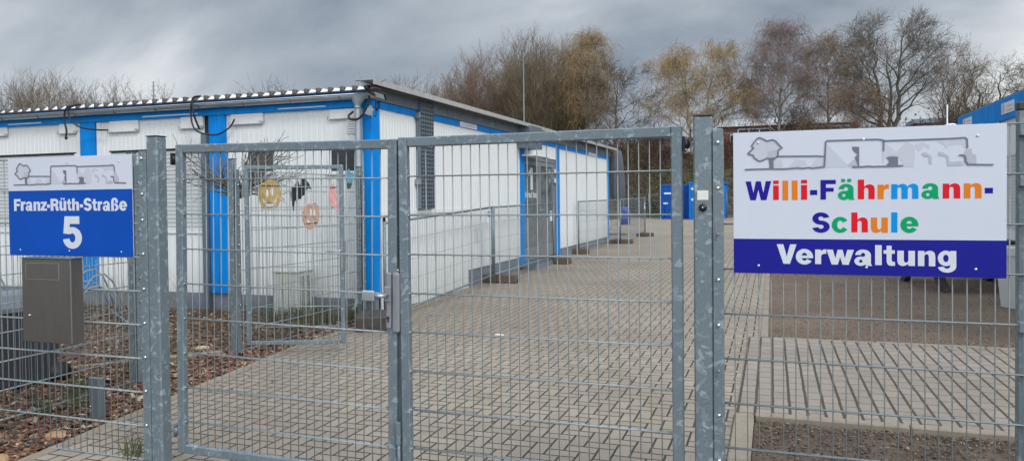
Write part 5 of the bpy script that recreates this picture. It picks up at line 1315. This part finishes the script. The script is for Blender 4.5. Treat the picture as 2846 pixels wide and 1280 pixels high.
o=chips_mesh('loose_gravel',np.stack([x,y,zz+.0],1),rg.uniform(.4,1.3,n)*.007,c,M['stones'],.4,rg,(1.3,1.1,.8)); tag(o,'fine loose gravel scattered over the brown yard','gravel',kind='stuff')
n=260; y=rg.uniform(3.6,20,n); x=-4.6+rg.uniform(0,1,n)**1.4*4.4; zz=np.array([gz(v) for v in y])
c=np.array([(.10,.06,.035),(.22,.14,.07),(.40,.38,.34),(.07,.06,.045)])[rg.choice(4,n,p=[.4,.25,.15,.2])]*rg.uniform(.7,1.2,n)[:,None]
o=chips_mesh('leaf_litter',np.stack([x,y,zz+.004],1),rg.uniform(.4,1.3,n)*.013,c,M['chips'],.3,rg,(1.7,1.1,.2)); tag(o,'scattered leaf crumbs and grit lying on the herringbone path','leaf litter',kind='stuff')
# larger stones as countable things
def stone(label,x,y,s,col,seed,name='stone'):
    r=random.Random(seed); import bmesh
    bm=bmesh.new(); bmesh.ops.create_icosphere(bm,subdivisions=2,radius=1)
    for v in bm.verts:
        k=1+r.uniform(-.16,.16); v.co=Vector((v.co.x*s*1.35*k,v.co.y*s*k,v.co.z*s*.55*k))
    me=bpy.data.meshes.new(name); bm.to_mesh(me); bm.free(); me.materials.append(col)
    o=bpy.data.objects.new(name,me); COL.objects.link(o); o.location=(x,y,s*.3); o.rotation_euler=(0,0,r.uniform(0,3)); tag(o,label,'stone',group='stones in the wood chip bed')
STN=plain('ochre_stone',(.36,.22,.11),.9,0,.2,20); STW=plain('pale_stone',(.45,.38,.28),.9,0,.2,20)
stone('large ochre stone beside the kerb left of the gate post',-4.42,3.62,.055,STN,1)
stone('ochre stone at the bottom left corner beside the path kerb',-4.34,3.14,.07,STN,2)
stone('pale beige stone in the wood chips right of the short grey post',-4.62,4.55,.045,STW,3)
stone('small ochre stone near the foot of the square fence post',-4.82,4.9,.035,STN,4)
stone('flat pale stone beyond the wire fence near the side gate',-5.6,6.3,.05,STW,5)
# grass and weeds
def tuft(P,n,h,spread,cols):
    S=[];CL=[]
    for (x,y,z,k) in P:
        for _ in range(int(n*k)):
            a=rg.uniform(0,2*math.pi); r=abs(rg.normal(0,spread)); bx,by=x+r*math.cos(a),y+r*math.sin(a); hh=h*rg.uniform(.5,1.2); lx_,ly_=rg.normal(0,.35),rg.normal(0,.35)
            m_=(bx+lx_*hh*.4,by+ly_*hh*.4,z+hh*.6); e=(bx+lx_*hh,by+ly_*hh,z+hh); c=np.array(cols[rg.integers(0,len(cols))])*rg.uniform(.7,1.3)
            S.append((bx,by,z-.01,*m_,.0028,.0022)); S.append((*m_,*e,.0022,.0006)); CL+=[c,c]
    return S,CL
pts=[(-5.75,8.2,0,2),(-5.6,8.35,0,2),(-5.45,8.3,0,1.5),(-5.3,8.1,0,1.6),(-5.2,7.8,0,1),(-5.1,8.3,0,2),(-6.3,8.3,0,1),(-5.9,7.9,0,1),(-6.8,8.45,0,.8),(-5.35,7.5,0,.8),(-5.0,8.45,0,1.5),(-5.9,8.1,0,1.2)]
S1,C1=tuft(pts,60,.20,.09,[(.06,.09,.025),(.09,.11,.035),(.14,.12,.05)])
S2,C2=tuft([(-3.62,3.52,0,.6),(-3.70,3.55,0,.3),(-5.3,4.6,0,1.2),(-5.15,4.35,0,1),(-5.0,4.05,0,.6),(-4.9,4.2,0,.6),(-5.4,5.2,0,1),(3.5,11.2,.02,2.5),(3.3,10.9,.02,2),(3.6,12.,.02,2)],40,.13,.07,[(.06,.10,.025),(.10,.12,.04)])
S3,C3=tuft([(-9.4,8.45,0,1),(-8.9,8.5,0,1.5),(-8.3,8.5,0,1),(-7.9,8.5,0,.8),(-10.8,8.4,0,1),(-6.2,8.5,0,.7)],14,.5,.12,[(.30,.26,.20),(.2,.17,.12)])
o=segs_mesh('grass_tufts',np.array(S1+S2+S3),M['leafy'],3,None,np.array(C1+C2+C3)); tag(o,'green and dry grass tufts along the container wall and bed','grass',kind='stuff')
# small litter things
t=MB().bbox(-.05,.05,-.02,.02,0,.012,.004).build('paper_scrap',M['card_white']); t.location=(-2.9,7.9,0.003); tag(t,'tiny white paper scrap on the herringbone paving near the container wall','litter')

# ================================================================== LIGHT, SKY, CAMERA
w=bpy.data.worlds.new('World'); SC.world=w; w.use_nodes=True; nt=w.node_tree; bg=nt.nodes['Background']
sky=N(nt,'ShaderNodeTexSky'); sky.sky_type='NISHITA'; sky.sun_disc=False
SUN_EL,SUN_AZ=R(42),R(128)   # azimuth measured clockwise from +Y
sky.sun_elevation=SUN_EL; sky.sun_rotation=SUN_AZ
tc=N(nt,'ShaderNodeTexCoord'); nm=N(nt,'ShaderNodeVectorMath',operation='NORMALIZE'); L(nt,tc.outputs['Generated'],nm.inputs[0])
sx=N(nt,'ShaderNodeSeparateXYZ'); L(nt,nm.outputs[0],sx.inputs[0])
# project direction on a cloud deck
zc=mth(nt,'MAXIMUM',sx.outputs[2],.0); zd=mth(nt,'ADD',zc,.55)
px=mth(nt,'DIVIDE',sx.outputs[0],zd); py=mth(nt,'DIVIDE',sx.outputs[1],zd)
cb=N(nt,'ShaderNodeCombineXYZ'); L(nt,px,cb.inputs[0]); L(nt,py,cb.inputs[1])
mp=N(nt,'ShaderNodeMapping'); mp.inputs['Location'].default_value=(3.1,1.7,0); mp.inputs['Rotation'].default_value=(0,0,R(25)); mp.inputs['Scale'].default_value=(1.5,2.6,1); L(nt,cb.outputs[0],mp.inputs['Vector'])
n1=noise(nt,mp.outputs[0],.8,7,.5,.4); n2=noise(nt,mp.outputs[0],2.6,6,.55,.2)
f=mth(nt,'MULTIPLY_ADD',n2,.24,mth(nt,'MULTIPLY',n1,.76))
def spot(dx,dy,dz,power,amp):
    d=Vector((dx,dy,dz)).normalized(); dp=N(nt,'ShaderNodeVectorMath',operation='DOT_PRODUCT'); L(nt,nm.outputs[0],dp.inputs[0]); dp.inputs[1].default_value=d
    return mth(nt,'MULTIPLY',mth(nt,'POWER',mth(nt,'MAXIMUM',dp.outputs['Value'],0.),power),amp)
CLD_SPOTS=[(-1.5,1.,.22,60,.14),(.33,1.,.19,260,.24),(.22,1.,.06,90,.12),(-.75,1,.33,18,-.05),(.12,1,.32,40,-.15),(-.75,1.,.13,60,.08)]
for s in CLD_SPOTS: f=mth(nt,'ADD',f,spot(*s))
cr=ramp(nt,[(.36,(.215,.255,.32)),(.46,(.335,.38,.44)),(.54,(.44,.485,.535)),(.64,(.66,.69,.72)),(.76,(.90,.91,.92))]); L(nt,f,cr.inputs[0])
# unseen sky high up, right and behind the camera brightened to light the walls
up=mth(nt,'MULTIPLY',mth(nt,'SUBTRACT',sx.outputs[2],.45),3.2); up.node.use_clamp=True
bk=mth(nt,'ADD',mth(nt,'MULTIPLY_ADD',sx.outputs[1],-1.0,.1),mth(nt,'MULTIPLY',sx.outputs[0],.95)); bk.node.use_clamp=True
br=mth(nt,'MAXIMUM',up,bk)
mul=mth(nt,'MULTIPLY_ADD',br,2.2,1.0)
vm=N(nt,'ShaderNodeVectorMath',operation='SCALE'); L(nt,cr.outputs[0],vm.inputs[0]); L(nt,mul,vm.inputs['Scale'])
vm2=N(nt,'ShaderNodeVectorMath',operation='SCALE'); L(nt,vm.outputs[0],vm2.inputs[0]); vm2.inputs['Scale'].default_value=10.
mix=mixc(nt,.96,sky.outputs[0],vm2.outputs[0]); L(nt,mix,bg.inputs['Color']); bg.inputs['Strength'].default_value=.1
ld=bpy.data.lights.new('sun','SUN'); ld.energy=1.35; ld.angle=R(14); ld.color=(1,.96,.9)
sun=bpy.data.objects.new('sun',ld); COL.objects.link(sun)
sd=Vector((math.sin(SUN_AZ)*math.cos(SUN_EL),math.cos(SUN_AZ)*math.cos(SUN_EL),math.sin(SUN_EL)))
sun.rotation_euler=sd.to_track_quat('Z','Y').to_euler()
cd=bpy.data.cameras.new('camera'); cam=bpy.data.objects.new('camera',cd); COL.objects.link(cam); SC.camera=cam
cd.sensor_width=36; cd.lens=36*1893/2576; cd.clip_end=2000; cd.clip_start=.05
yaw,pitch,roll=R(19.1),R(1.14),R(.6)
fw=Vector((-math.sin(yaw)*math.cos(pitch),math.cos(yaw)*math.cos(pitch),-math.sin(pitch)))
rt=Vector((math.cos(yaw),math.sin(yaw),0)); up_=rt.cross(fw)
r2_=rt*math.cos(roll)-up_*math.sin(roll); u2_=up_*math.cos(roll)+rt*math.sin(roll)
Mx=Matrix((r2_,u2_,-fw)).transposed().to_4x4(); Mx.translation=Vector((0,0,1.53)); cam.matrix_world=Mx
cd.shift_y=-41.83/2576
SC.view_settings.view_transform='Standard'; SC.view_settings.look='None'; SC.view_settings.exposure=.13; SC.view_settings.gamma=1
SC.render.resolution_x=1024; SC.render.resolution_y=460
